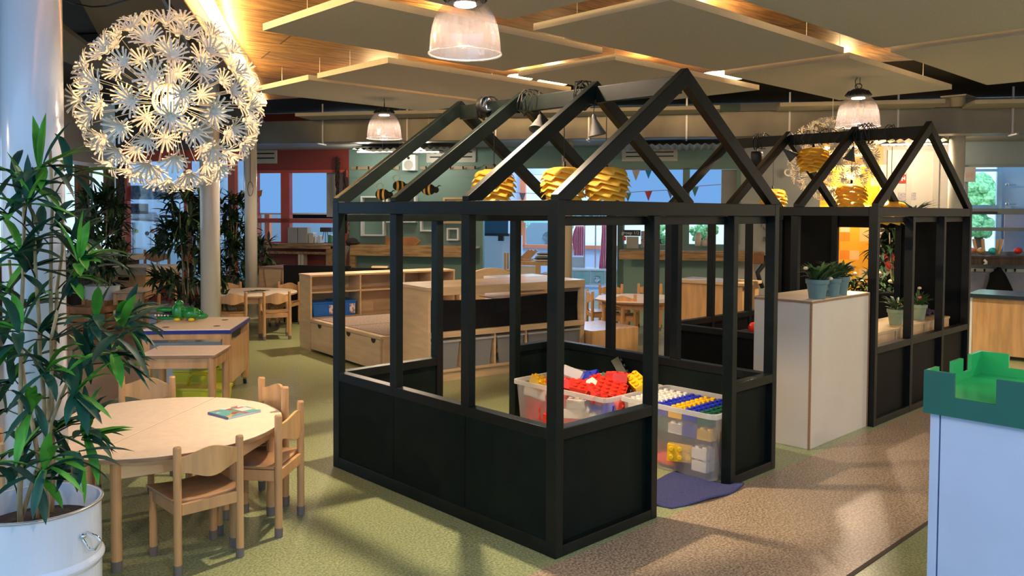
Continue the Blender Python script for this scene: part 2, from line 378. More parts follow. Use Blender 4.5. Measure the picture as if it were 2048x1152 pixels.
# rooms beyond: far walls, side walls
b = WMB(); b.box(wsz(60,400,O1)[0]-2, wsz(520,400)[0]+.3, -3.2, -3.0, 0, 3.2); struct('wall_room_left', b, mat('pale blue plaster', (.50,.66,.84), .7))
sL, sR = wsz(700, 400)[0], wsz(1310, 400)[0]
b = WMB(); b.box(sL, sR+1.2, -4.2, -4.05, 0, .75); b.box(sL, wsz(1046,450,-4)[0], -4.2, -4.05, .75, 3.2)
b.box(wsz(1046,450,-4)[0], sR+1.2, -4.2, -4.05, 2.35, 3.2)
struct('wall_room_far', b, mat('pale lilac plaster', (.62,.68,.86), .7))
b = WMB(); s0 = wsz(1040,450,-4)[0]
for q in ((s0, s0+.12, -4.1, -3.98, .75, 2.4), (s0, sR+1.2, -4.1, -3.98, .72, .80), (s0+2.6, s0+2.72, -4.1, -3.98, .75, 2.4)): b.box(*q)
struct('window_5', b, ORF, bevel=.005)
# corner walls so no camera step sees the edge of the room
b = GMB(); q = WP(2300, 400); d = -WN; b.bar((q.x, q.y, WZ/2), (q+WN*11).to_tuple()[:2]+(WZ/2,), .16, WZ); struct('wall_side', b, WHT2)
# ---- roof: wood deck, dark bays, LED cove
def deck_mat():
    m = bpy.data.materials.new('knotty deck boards'); m.use_nodes = True; nt = m.node_tree; bs = nt.nodes['Principled BSDF']; bs.inputs['Roughness'].default_value = .55
    tc = nt.nodes.new('ShaderNodeTexCoord'); mp = nt.nodes.new('ShaderNodeMapping'); mp.inputs['Rotation'].default_value = (0, 0, radians(15))
    br = nt.nodes.new('ShaderNodeTexBrick'); br.inputs['Scale'].default_value = 1; br.inputs['Brick Width'].default_value = 2.4; br.inputs['Row Height'].default_value = .42
    br.inputs['Mortar Size'].default_value = .008; br.inputs['Color1'].default_value = (.38,.205,.065,1); br.inputs['Color2'].default_value = (.27,.14,.045,1); br.inputs['Mortar'].default_value = (.03,.014,.005,1)
    nz = nt.nodes.new('ShaderNodeTexNoise'); nz.inputs['Scale'].default_value = 3.5; nz.inputs['Detail'].default_value = 6
    m2 = nt.nodes.new('ShaderNodeMapping'); m2.inputs['Rotation'].default_value = (0, 0, radians(15)); m2.inputs['Scale'].default_value = (1, 7, 1)
    mx = nt.nodes.new('ShaderNodeMix'); mx.data_type = 'RGBA'; mx.blend_type = 'MULTIPLY'; mx.inputs['Factor'].default_value = .75
    rp = nt.nodes.new('ShaderNodeValToRGB'); rp.color_ramp.elements[0].position = .38; rp.color_ramp.elements[0].color = (.32,.26,.2,1); rp.color_ramp.elements[1].position = .6; rp.color_ramp.elements[1].color = (1,1,1,1)
    nt.links.new(tc.outputs['Object'], mp.inputs[0]); nt.links.new(mp.outputs[0], br.inputs[0]); nt.links.new(tc.outputs['Object'], m2.inputs[0]); nt.links.new(m2.outputs[0], nz.inputs[0])
    nt.links.new(nz.outputs['Fac'], rp.inputs[0]); nt.links.new(br.outputs[0], mx.inputs['A']); nt.links.new(rp.outputs[0], mx.inputs['B']); nt.links.new(mx.outputs['Result'], bs.inputs['Base Color'])
    return m
cz = 3.1
c0, c1 = F(425, 0, cz), F(530, 200, cz); cv = (c1-c0).normalized(); c0 = c0-cv*5; c2 = c1+cv*.1
c3 = F(1800, 122, cz); c4 = c3+(c3-c1).normalized()*6; c5 = Vector((6, -7, cz)); 
struct('ceiling', MB().prism([(c0.x,c0.y),(12.5,-7),(c4.x+3,c4.y-6),(c4.x,c4.y),(c1.x,c1.y)][::1], cz, cz+.08), deck_mat())
DARK = mat('dark roof void', (.022,.018,.014), .8, .2, 2)
b = WMB(); b.box(-16, 14, -.2, 6.2, 3.32, 3.4); struct('ceiling_1', b, DARK)
cvl = Vector((-cv.y, cv.x, 0))
def pl(p): return (p.x, p.y)
q0, q1 = c0+cvl*.0, c2+cv*5
struct('ceiling_2', MB().prism([pl(q0), pl(q1), pl(q1+cvl*9), pl(q0+cvl*9)], 3.42, 3.5), DARK)
# cove: timber-coloured metal fascia with the LED strip behind its lip
b = GMB(); z_ = cz-.16
fa = mat('bronze fascia', (.16,.10,.05), .35, metal=.5)
b.bar((*pl(c0+cvl*.10), z_), (*pl(c2+cvl*.10), z_), .012, .30); b.bar((*pl(c0+cvl*.06), z_-.145), (*pl(c2+cvl*.06), z_-.145), .09, .012)
struct('trim_3', b, fa)
b = GMB(); b.bar((*pl(c0+cvl*.03), cz-.03), (*pl(c2+cvl*.03), cz-.03), .10, .025)
tag(b.build('led_strip', LED), 'glowing warm LED strip along the left edge of the timber ceiling', 'light strip')
ll = bpy.data.lights.new('cove_glow', 'AREA'); ll.shape = 'RECTANGLE'; ll.size = (c2-c0).length; ll.size_y = .06; ll.energy = 150; ll.color = (1,.66,.27)
lo = bpy.data.objects.new('cove_glow', ll); COL.objects.link(lo)
mid = (c0+c2)/2-cvl*.05; lo.matrix_world = Matrix((cv, (-cvl*.35+Vector((0,0,.2))).normalized().cross(cv)*-1, (cvl*.9-Vector((0,0,.35))).normalized())).transposed().to_4x4(); lo.location = (mid.x, mid.y, cz-.09)
# beige sloping bays left of the cove
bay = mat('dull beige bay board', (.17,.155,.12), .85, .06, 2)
b = GMB(); a_ = [F(128,5,3.0), F(300,5,3.0), F(415,110,3.0), F(250,160,3.0), F(128,60,3.0)]
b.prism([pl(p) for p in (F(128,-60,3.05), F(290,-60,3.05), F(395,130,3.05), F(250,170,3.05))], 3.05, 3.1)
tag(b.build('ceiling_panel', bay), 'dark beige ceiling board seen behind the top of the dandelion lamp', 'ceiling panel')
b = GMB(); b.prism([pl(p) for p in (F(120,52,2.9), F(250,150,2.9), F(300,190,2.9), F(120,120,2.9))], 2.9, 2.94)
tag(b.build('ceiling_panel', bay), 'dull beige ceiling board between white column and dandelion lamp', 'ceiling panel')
b = GMB()
pts = [F(x, y, 2.95) for x, y in ((100,-12),(150,8),(185,14),(215,12),(262,-2))]; b.tube(pts, .006, 6)
tag(b.build('ceiling_cable', BLK), 'black cable looping under the dark ceiling above the dandelion lamp', 'cable')
# ---- duct, brackets, light boards under the far roof
b = WMB(); od = 1.7; dl0 = wsz(494, 250, 1.7)[0]
def dz(px, py): return zz(px, py, od)
zt, zb_ = dz(1300, 226), dz(1300, 276)
b.box(dl0, 9, od-.35, od, zb_, zt)
duct = thing('air_duct', 'long galvanised rectangular air duct running below the far roof', 'duct', WT @ Vector((0, od, zb_)))
b.build('duct_body', METAL, duct, bevel=.01)
for i in range(13):
    s_ = -8.4+i*1.42
    if s_ < dl0: continue
    b = WMB(); b.box(s_-.012, s_+.012, od, od+.02, zb_-.02, zt+.25); b.box(s_-.012, s_+.012, od-.1, od+.2, zb_-.04, zb_-.02); b.build('bracket', ALU, duct)
b = WMB(); b.box(-9, 9, .05, 1.2, zz(1024, 293, .6)+.03, zz(1024, 290, .6)+.06)
o = struct('ceiling_3', b, mat('corrugated grey sheet', (.22,.21,.19), .6))
LB = mat('grey light board', (.36,.33,.27), .7, .05, 2)
for i, (a, c, y0, y1_) in enumerate(((590,905,222,236),(1000,1440,216,229),(1560,1890,205,214),(1950,2100,200,212))):
    b = WMB(); sA, sB = wsz(a, 230, 2.3)[0], wsz(c, 230, 2.3)[0]; zq = zz((a+c)/2, (y0+y1_)/2, 2.3)
    b.box(sA, sB, 1.75, 2.3, zq, zq+.05)
    tag(b.build('ceiling_board', LB), ['grey ceiling board over the duct, left of the large black playhouse roof','grey ceiling board over the duct, behind the large playhouse ridge','grey ceiling board over the duct, left of the right column','grey ceiling board over the duct, right of the right column'][i], 'ceiling board', 'grey boards above the air duct')

# walls behind and beside the viewer, with tall windows that let the daylight in
def pierced(name, a, b_, holes, m=WHT2):
    """upright wall from a to b_ (xy) with openings [(d0,d1,z0,z1)] along it"""
    a, b_ = Vector((*a, 0)), Vector((*b_, 0)); e = (b_-a).normalized(); L = (b_-a).length; T = Matrix.Translation(a) @ Matrix.Rotation(math.atan2(e.y, e.x), 4, 'Z')
    w_ = MB(T); f_ = MB(T); cur = 0
    for d0, d1, z0, z1 in holes:
        w_.box(cur, d0, 0, .15, 0, 3.3); w_.box(d0, d1, 0, .15, 0, z0); w_.box(d0, d1, 0, .15, z1, 3.3); cur = d1
        for q in ((d0, d0+.06, z0, z1), (d1-.06, d1, z0, z1), ((d0+d1)/2-.03, (d0+d1)/2+.03, z0, z1)): f_.box(q[0], q[1], .02, .08, q[2], q[3])
        f_.box(d0, d1, .02, .08, z0, z0+.06); f_.box(d0, d1, .02, .08, z1-.06, z1)
    w_.box(cur, L, 0, .15, 0, 3.3); struct(name, w_, m)
    if holes: struct(name.replace('wall', 'window'), f_, WHITE)
pierced('wall_front', (-6.5,-5.6), (12,-5.6), [(.4,2.6,.6,2.6),(3.2,5.4,.6,2.6),(6.0,7.6,.6,2.6)])
pierced('wall_west', (-6.5, 10), (-6.5,-5.6), [(6.0,8.7,.2,2.9),(9.0,11.9,.2,2.9),(12.2,15.3,.2,2.9)])
lamp('room_fill', WT @ Vector((sL-6.5, -.6, 2.6)), 90, (.62,.82,1), .3)  # added fill to brighten the glass room; no lamp hangs there
lamp('room_fill', WT @ Vector(((sL+sR)/2+1, -3.0, 2.7)), 80, (.75,.86,1), .3)  # added fill for the room beyond the opening, without a fitting
# ================================================================== PLAYHOUSES
def playhouse(name, label, x0, Wd, L, posts, solid, sills, doors, HB, HP, ys):
    """timber frame house; local x 0..Wd (front face y=0), y 0..L"""
    Hw, Hs, Ha = 1.56, .565, 2.235
    t = thing(name, label, 'playhouse', (x0, 0, 0))
    for (x, y, sx, sy, zt) in posts:
        z0 = Hs if name == 'playhouse' and x0 == 0 and x < .03 and .1 < y < 1.7 else 0
        MB().box(x-sx/2-.001, x+sx/2+.001, y-sy/2-.001, y+sy/2+.001, z0, zt).build('post', HB, t, bevel=.003)
    for q in ((0, .045, .061, L-.061), (Wd-.045, Wd, .061, L-.061)): MB().box(*q, Hw-.07, Hw-.003).build('top_beam', HB, t, bevel=.003)
    for q in ((.0455, Wd-.0455, .001, .045), (.0455, Wd-.0455, L-.045, L-.001)): MB().box(*q, Hw-.07, Hw-.003).build('top_beam', HB, t, bevel=.003)
    for y in (0.048, L-.075): MB().box(.05, Wd-.05, y, y+.03, Hw-.115, Hw-.072).build('header_rail', HB, t, bevel=.003)
    for (ax, a, c, at, flush) in sills:
        # ax 'x': face at x=at spanning y a..c ; 'y': face at y=at spanning x a..c ; dr points inwards
        inn = 1 if at < .5 else -1
        if ax == 'x':
            e0, e1 = sorted((at, at+inn*.055)); MB().box(e0, e1, a, c, Hs-.05, Hs).build('sill', HB, t, bevel=.003)
            e0, e1 = sorted((at, at+inn*.05)); MB().box(e0, e1, a, c, 0, .065).build('bottom_rail', HB, t, bevel=.003)
            f = .004 if flush else .035
            e0, e1 = sorted((at+inn*f, at+inn*(f+.012)))
            for g0, g1 in (((a, .608), (.612, 1.198), (1.202, c)) if flush else ((a, c),)): MB().box(e0, e1, g0, g1, .05, Hs-.04).build('panel', HP, t)
        else:
            e0, e1 = sorted((at, at+inn*.06)); MB().box(a, c, e0, e1, Hs-.05, Hs).build('sill', HB, t, bevel=.003)
            e0, e1 = sorted((at, at+inn*.05)); MB().box(a, c, e0, e1, 0, .05).build('bottom_rail', HB, t, bevel=.003)
            f = .038
            e0, e1 = sorted((at+inn*f, at+inn*(f+.012))); MB().box(a, c, e0, e1, .04, Hs-.04).build('panel', HP, t)
    for (xa, xb, ya, yb, za, zb) in solid: MB().box(xa, xb, ya, yb, za, zb).build('tall_panel', HP, t)
    cx = Wd/2
    for y in ys:
        for sg in (-1, 1):
            ex = cx+sg*cx
            # sawn section: vertical foot on the beam, plumb cut at the ridge
            hw = .075; ln = sqrt(cx**2+(Ha-Hw)**2); ax_ = (cx/ln); k = hw/ax_
            prof = [(ex, Hw-.003), (ex, Hw+.02), (cx, Ha), (cx, Ha-k), (ex-sg*.088, Hw-.003)]
            R = Matrix(((1,0,0),(0,0,1),(0,1,0)))
            MB().prism(prof, y-.0225, y+.0225, R).build('rafter', HB, t, bevel=.003)
    for a, b_ in zip(ys[:-1], ys[1:]):
        MB().box(cx-.02, cx+.02, a+.023, b_-.023, Ha-.125, Ha-.035).build('ridge_beam', HB, t, bevel=.003)
    return t
L1, W1 = 1.80, 1.89
YS = [.0225, .61, 1.20, 1.777]
P1 = [(.0225,.03,.045,.06,1.56),(.0225,.61,.045,.055,1.49),(.0225,1.20,.045,.055,1.49),(.0225,1.77,.045,.06,1.56),
      (.705,.03,.045,.06,1.49),(1.425,.03,.045,.06,1.49),(1.8675,.03,.045,.06,1.56),
      (1.8675,.70,.045,.055,1.49),(1.8675,1.24,.045,.055,1.49),(1.8675,1.77,.045,.06,1.56),
      (.755,1.77,.05,.06,1.49),(1.455,1.77,.05,.06,1.49)]
h1 = playhouse('playhouse', 'large black timber playhouse frame in front holding milky crates of bricks', 0, W1, L1, P1, [],
    [('x', .06, 1.74, 0, True), ('x', .06, 1.74, W1, False), ('y', .045, .6825, 0, False), ('y', 1.4475, 1.845, 0, False),
     ('y', .045, .73, L1, False), ('y', 1.48, 1.845, L1, False)], [], HB1, HB1P, YS)
X2, W2 = 3.27, 1.955
P2 = [(.0225,.03,.045,.06,1.56),(.67,.03,.045,.06,1.49),(1.32,.03,.045,.06,1.49),(1.9325,.03,.045,.06,1.56),
      (.0225,.62,.045,.055,1.49),(.0225,1.20,.045,.055,1.49),(.0225,1.77,.045,.06,1.56),
      (1.9325,.60,.045,.055,1.49),(1.9325,1.20,.045,.055,1.49),(1.9325,1.77,.045,.06,1.56),(.67,1.77,.045,.06,1.49),(1.32,1.77,.045,.06,1.49)]
h2 = playhouse('playhouse', 'smaller looking black playhouse further back beside the cream cabinet', X2, W2, L1, P2,
    [(W2-.02, W2-.008, .06, .62, .0, 1.49), (W2-.02, W2-.008, 1.2, 1.74, .0, 1.49), (W2-.02, W2-.008, .62, 1.2, 1.38, 1.49), (.64, 1.92, L1-.02, L1-.008, .6, 1.49) if False else (W2-.02, W2-.008, .0, .06, 0, 1.49)],
    [('x', .62, 1.74, 0, False), ('y', .045, 1.91, 0, False), ('y', .045, 1.91, L1, False)], [], HB2, HB2P, YS)
# ---- yellow layered lampshades
def yshade(R=.165, H=.205, seed=1, layers=6):
    rr = random.Random(seed)
    t = thing('hanging_lampshade', 'x', 'lampshade')
    MB().tube([(0,0,.0),(0,0,.5)], .0035, 6).build('cord', BLK, t)
    MB().lathe([(.002,.06),(.014,.055),(.017,.0),(.017,-.03),(.002,-.035)], 12).build('socket', BLK, t, smooth=True)
    for k in range(layers):
        u = k/(layers-1); r = R*(.97, 1.06, 1.09, 1.06, .98, .86)[k]; z = -.012-H*u
        b = MB(); n = 99; ph = rr.random()*6; rings = [(.18,.022),(.55,.018),(.80,.004),(.93,-.012),(1,-.030)]
        if k < layers-1: rings = [(.5,.022)]+rings[1:]
        vs = []
        for q, (f, dzz) in enumerate(rings):
            for j in range(n):
                a = 2*pi*j/n; p = (j/14.142857+ph) % 1; p2 = p if p < .84 else (1-p)*5.25
                g = max(0, f-.55)/.45; rad = r*f*(1-.02*g+.13*g*(p2**1.5)); zw = dzz-.022*g*p2+.014*g*(1-p2)
                vs.append((rad*cos(a), rad*sin(a), z+zw))
        b.add(vs, [(i*n+j, i*n+(j+1) % n, (i+1)*n+(j+1) % n, (i+1)*n+j) for i in range(len(rings)-1) for j in range(n)])
        b.build('shade_layer', YSM, t, smooth=True, sol=.0025)
    return t
YSM = bpy.data.materials.new('yellow translucent shade'); YSM.use_nodes = True; nt = YSM.node_tree; nt.nodes.clear()
o_ = nt.nodes.new('ShaderNodeOutputMaterial'); d_ = nt.nodes.new('ShaderNodeBsdfDiffuse'); d_.inputs[0].default_value = (1,.74,.12,1); t_ = nt.nodes.new('ShaderNodeBsdfTranslucent'); t_.inputs[0].default_value = (1,.76,.12,1)
g_ = nt.nodes.new('ShaderNodeBsdfGlossy'); g_.inputs['Roughness'].default_value = .35
m1 = nt.nodes.new('ShaderNodeMixShader'); m1.inputs[0].default_value = .55; m2 = nt.nodes.new('ShaderNodeMixShader'); m2.inputs[0].default_value = .05
nt.links.new(d_.outputs[0], m1.inputs[1]); nt.links.new(t_.outputs[0], m1.inputs[2]); nt.links.new(m1.outputs[0], m2.inputs[1]); nt.links.new(g_.outputs[0], m2.inputs[2]); nt.links.new(m2.outputs[0], o_.inputs[0])
ys0 = yshade()
def hang_shade(px, py, wpx, real, top_z, label, first=False, group='yellow shades in the large playhouse'):
    D = real*2*FPX/wpx; p = A(px, py, D); sc = real/.19
    o = ys0 if first else copy_tree(ys0)
    o.location = p; o.scale = (sc,)*3; o.rotation_euler = (0, 0, px*.37); o['label'] = label; o['group'] = group
    for ch in o.children:
        if ch.name.startswith('cord'): ch.scale = (1, 1, max(.2, (top_z-p.z)/sc/.5))
    return p
# local coords scale: shade outer radius ~ .19
hang_shade(988, 342, 92, .155, 2.12, 'yellow layered lampshade hanging leftmost in the large playhouse', True)
hang_shade(1128, 338, 100, .155, 2.12, 'yellow layered lampshade in the middle of three in the large playhouse')
hang_shade(1212, 338, 100, .155, 2.12, 'yellow layered lampshade hanging rightmost in the large playhouse')
G2 = 'yellow shades in the smaller playhouse'
hang_shade(1627, 298, 68, .150, 2.12, 'yellow layered lampshade highest under the smaller playhouse ridge', group=G2)
hang_shade(1703, 370, 66, .150, 2.12, 'yellow layered lampshade hanging lower, centred in the smaller playhouse', group=G2)
hang_shade(1546, 380, 58, .150, 2.12, 'yellow layered lampshade behind the gable foot of the large playhouse', group=G2)
hang_shade(1782, 405, 66, .150, 2.12, 'yellow layered lampshade half hidden behind the corner post of the smaller playhouse', group=G2)
# ---- cone spotlights, coiled cables on the ridges
def cone(p, label, tilt=0, s=1, grp=None):
    t = thing('cone_spotlight', label, 'spotlight', p, random.random()*6, group=grp)
    R = Matrix.Rotation(tilt, 3, 'X')
    MB().lathe([(.006*s,.03*s),(.012*s,.02*s),(.014*s,.0),(.05*s,-.085*s),(.052*s,-.09*s),(.048*s,-.088*s),(.012*s,-.01*s)], 20, R=R).build('cone_shade', mat('grey cone metal', (.09,.085,.08), .45), t, smooth=True)
    MB().tube([R @ Vector((0,0,.03*s)), Vector((.005,0,.08)), Vector((0,0,.16))], .003, 6).build('cable', BLK, t)
    return t
GC = 'cone spotlights tied to the playhouse ridges'
cone(Vector((.93, 1.03, 2.06)), 'grey cone spotlight tilted under the ridge, left in the large playhouse', .5, .9, GC)
cone(Vector((.93, .60, 2.02)), 'grey cone spotlight hanging under the third rafter pair of the large playhouse', -.2, 1, GC)
cone(Vector((X2+.97, 1.22, 2.06)), 'dark cone spotlight under the second rafter pair of the smaller playhouse', .9, 1, GC)
cone(Vector((X2+.97, .62, 2.04)), 'dark cone spotlight beside the tangled cable on the smaller playhouse ridge', .3, 1, GC)
t = thing('clip_spotlight', 'black cylindrical spotlight clipped on the far ridge of the smaller playhouse', 'spotlight', (X2+.97, 1.5, 2.0))
MB().lathe([(.001,.07),(.05,.07),(.055,.05),(.055,-.07),(.05,-.075),(.04,-.05),(.001,-.05)], 20).build('housing', BLK, t, smooth=True)
MB().bar((0,0,.07),(0,0,.16),.02,.01).build('bracket', BLK, t)
t = thing('reflector_spotlight', 'black clip spotlight with chrome reflector on the large playhouse ridge', 'spotlight', (.905, 1.50, 2.175))
R = Matrix.Rotation(radians(70), 3, 'Y') @ Matrix.Rotation(radians(20), 3, 'X'); R = Matrix.Rotation(radians(-100), 3, 'Z') @ Matrix.Rotation(radians(-95), 3, 'Y')
MB().lathe([(.001,.05),(.03,.045),(.05,.0),(.05,-.05),(.046,-.05)], 20, R=R).build('housing', BLK, t, smooth=True)
MB().lathe([(.044,-.048),(.03,-.01),(.002,.0)], 20, R=R).build('reflector', CHR, t, smooth=True, label='chrome reflector bowl')
def coil(loc, label, n, seed, ln=.1, r=.055):
    rr = random.Random(seed); pts = []
    for i in range(n*10+1):
        a = 2*pi*i/10; pts.append((cos(a)*r*(1+.2*rr.random()), ln*(i/(n*10)-.5)+rr.uniform(-.02,.02), sin(a)*(r+.01)*(1+.25*rr.random())))
    o = MB().tube(pts, .0035, 5).build('cable_coil', BLK); o.location = loc; return tag(o, label, 'cable', 'cables wound round the ridge beams')
coil((.945, 1.12, 2.165), 'thin black cable wound loosely round the large playhouse ridge, middle bay', 4, 1, .14)
coil((.945, .70, 2.165), 'thick bundle of black cable at the third rafter pair of the large playhouse', 5, 2, .07, .06)
coil((.945, 1.50, 2.165), 'black cable coiled behind the chrome reflector spotlight', 4, 3, .12)
coil((X2+.977, 1.48, 2.165), 'black cable round the far end of the smaller playhouse ridge', 4, 4, .12)
coil((X2+.977, .92, 2.165), 'black cable wrapped along the smaller playhouse ridge behind the highest yellow shade', 6, 5, .45, .048)
coil((X2+.977, .52, 2.165), 'tangle of black cable on the smaller playhouse ridge under the clear dome lamp', 7, 6, .12, .065)
coil((X2+.977, .32, 2.165), 'loose turn of black cable nearest the front gable of the smaller playhouse', 2, 7, .06, .05)
# ---- milky crates with bricks
def crate(label, loc, wx, ly, h, rz=0):
    t = thing('storage_crate', label, 'crate', loc, rz, 'milky storage crates in the large playhouse')
    tp = .035; b = MB(); rings = []
    def ring(z, g, cr=.04):
        x0, x1, y0, y1 = tp-g, wx-tp+g, tp-g, ly-tp+g; out = []
        for cx, cy, a0 in ((x1-cr, y1-cr, 0), (x0+cr, y1-cr, 90), (x0+cr, y0+cr, 180), (x1-cr, y0+cr, 270)):
            for k in range(5): a = radians(a0+k*22.5); out.append((cx+cr*cos(a), cy+cr*sin(a), z))
        return out
    rg = [ring(.004, 0), ring(h*.2, .009), ring(h*.93, tp-.006)]
    n = 20
    for r in rg: rings += r
    b.add(rings, [(i*n+j, i*n+(j+1) % n, (i+1)*n+(j+1) % n, (i+1)*n+j) for i in range(2) for j in range(n)]+[tuple(range(n))[::-1]])
    b.build('tub', CRATE, t, smooth=False)
    b = MB(); rr_ = ring(h*.93, tp-.006)+ring(h*.93, tp+.008)+ring(h, tp+.008)+ring(h, tp-.006)
    b.add(rr_, [(i*n+j, i*n+(j+1) % n, ((i+1) % 4)*n+(j+1) % n, ((i+1) % 4)*n+j) for i in range(4) for j in range(n)])
    b.build('rim', thin('milky rim plastic', (.9,.88,.84), .25, .1, .7), t)
    b = MB()
    for y in (.0, ly): b.box(wx*.35, wx*.65, y-.012, y+.012, h*.8, h*.84)
    b.build('handle', MATS['milky rim plastic'], t)
    return t
CR1 = crate('milky crate brimming with loose red bricks, behind the left front window', (1.22, .74, .002), .58, .80, .39)
CR2 = crate('milky crate packed with rows of coloured bricks, seen through the playhouse doorway', (1.345, .07, .002), .485, .66, .39)
def brick(m, kx=2, ky=4, kind='brick'):
    """hollow toy block with studs, unit .045"""
    u = .048; h = .058; b = MB(); X, Y = kx*u/2, ky*u/2
    if kind == 'roof':
        b.prism([(-X,0),(X,0),(X,.015),(X*.25,h),(-X*.25,h),(-X,.015)], -Y, Y, Matrix(((1,0,0),(0,0,1),(0,1,0))))
    elif kind == 'arch':
        pr = [(-Y,0),(-Y*.45,0)]+[(-Y*.45*cos(pi*i/8), h*.6*sin(pi*i/8)) for i in range(1, 8)]+[(Y*.45,0),(Y,0),(Y,h),(-Y,h)]
        b.prism(pr, -X, X, Matrix(((0,0,1),(1,0,0),(0,1,0))))
    else: b.box(-X, X, -Y, Y, 0, h)
    if kind != 'roof':
        for i in range(kx):
            for j in range(ky): b.lathe([(.015,h-.002),(.015,h+.011),(.012,h+.013),(.001,h+.013)], 10, c=((i-(kx-1)/2)*u, (j-(ky-1)/2)*u, 0))
    o = b.build('toy_brick', m, bevel=.0025); return o
protos = {}
def put_brick(color, kx, ky, kind, loc, rot, label, grp):
    key = (color.name, kx, ky, kind)
    if key in protos: o = protos[key].copy(); COL.objects.link(o)
    else: o = brick(color, kx, ky, kind); protos[key] = o
    o.location = loc; o.rotation_euler = rot; return tag(o, label, 'toy brick', grp)
rr = random.Random(3)
CN = {bR: 'red', bY: 'yellow', bB: 'blue', bW: 'white', bG: 'dark green', bK: 'black'}
GA = 'bricks in the overflowing crate'
# inside the first crate: layers of mostly red
for k, z in enumerate((.02, .085, .15, .215, .28)):
    for i in range(3):
        for j in range(4):
            if k < 3 and (i == 1 and 0 < j < 3): continue
            c = rr.choice((bR, bR, bR, bR, bW if k > 2 else bR, bB if k > 2 else bR, bG if k > 3 else bR))
            put_brick(c, 2, 3 if rr.random() < .5 else 4, 'brick', (1.305+i*.18, .83+j*.185, z), (rr.uniform(-.15,.15), rr.uniform(-.15,.15), rr.uniform(-.5,.5)),
                '%s brick inside the overflowing milky crate' % CN[c], GA)
top = [(bR,2,6,'brick',1.36,1.18,.36,.2,.3,.5,'long red brick lying across the left of the heap'),(bY,2,2,'brick',1.50,1.42,.40,.3,.5,.4,'yellow brick at the top left of the heap'),
 (bW,2,3,'roof',1.55,1.32,.40,.4,-.3,.8,'white sloped brick at the back of the heap'),(bB,2,3,'roof',1.62,1.22,.38,-.3,.4,.2,'blue sloped brick at the back of the heap'),(bB,2,2,'brick',1.52,1.15,.385,.5,.2,.9,'blue brick between the white bricks'),
 (bW,2,2,'roof',1.46,1.05,.37,.5,.5,.3,'white brick in the middle of the heap'),(bR,2,4,'brick',1.34,1.00,.35,.15,-.2,.4,'red brick in the middle front of the heap'),(bR,2,4,'arch',1.30,.90,.35,.2,.4,-.5,'red arch brick near the crate rim'),
 (bR,4,4,'brick',1.42,.88,.36,.3,-.3,.5,'large flat red brick spilling towards the crate corner'),(bR,2,6,'brick',1.60,.98,.40,-.2,.1,-.7,'long red brick propped at the right of the heap'),(bR,2,3,'brick',1.68,.92,.37,.5,.2,.3,'red brick with studs turned sideways'),
 (bY,2,3,'brick',1.30,1.38,.35,.2,.3,-.4,'yellow brick low at the left of the heap'),(bY,2,2,'brick',1.33,1.28,.35,.5,.1,.2,'yellow brick by the crate rim'),(bK,1,4,'brick',1.78,1.10,.42,.9,.5,.3,'flat black brick standing on its edge at the back'),
 (bY,2,4,'brick',1.62,.80,.40,.2,-.5,-.6,'yellow brick tipping over the right end of the heap'),(bR,2,2,'brick',1.70,.83,.36,.3,.3,.1,'small red brick beside the tipping yellow one'),(bR,2,4,'brick',1.50,.95,.34,.0,.3,1.2,'red brick under the large flat one'),
 (bR,2,3,'brick',1.55,1.07,.36,.4,.0,.1,'red brick behind the large flat one'),(bG,2,2,'brick',1.66,1.10,.36,.3,.6,.2,'dark green brick under the black one'),(bR,2,4,'brick',1.42,1.10,.355,.1,.5,1.0,'red brick beside the long one on the heap'),
 (bR,2,3,'brick',1.38,.81,.31,.6,.3,.2,'red brick pressed against the crate end')]
for c, kx, ky, kd, x, y, z, a, b_, g, lb in top: put_brick(c, kx, ky, kd, (x, y, z), (a, b_, g), lb, GA)
GB = 'bricks in the doorway crate'
cols = [bW, bB, bY, bB, bG, bW, bY]
for row, (z, cs) in enumerate(((.315, [bG,bB,bY,bB,bW,bW]), (.225, [bY,bB,bW,bG,bW,bW]))):
    for j, c in enumerate(cs):
        for i in range(2):
            put_brick(c, 4, 2, 'brick', (1.485+i*.19, .165+j*.099, z), (0, 0, 0), '%s brick in the %s row of the doorway crate' % (CN[c], ('upper', 'second')[row]), GB)
for c, kx, ky, kd, x, y, z, a, b_, g, lb in [(bW,2,2,'brick',1.44,.20,.04,0,0,0,'white brick standing low in the front corner of the doorway crate'),(bW,2,2,'brick',1.44,.20,.11,0,0,0,'white brick stacked on the low white one'),
   (bY,2,3,'brick',1.42,.34,.12,0,-1.5,.5,'yellow brick leaning against the front of the doorway crate'),(bR,3,3,'roof',1.47,.44,.03,0,0,0,'large red brick lying in the bottom of the doorway crate'),(bY,2,2,'brick',1.43,.58,.10,.2,.2,.3,'yellow brick with round studs at the left of the doorway crate'),
   (bR,2,4,'brick',1.55,.55,.03,0,0,.4,'red brick at the bottom left of the doorway crate'),(bR,2,4,'brick',1.70,.3,.03,0,0,.4,'red brick at the bottom back of the doorway crate')]:
    put_brick(c, kx, ky, kd, (x, y, z), (a, b_, g), lb, GB)
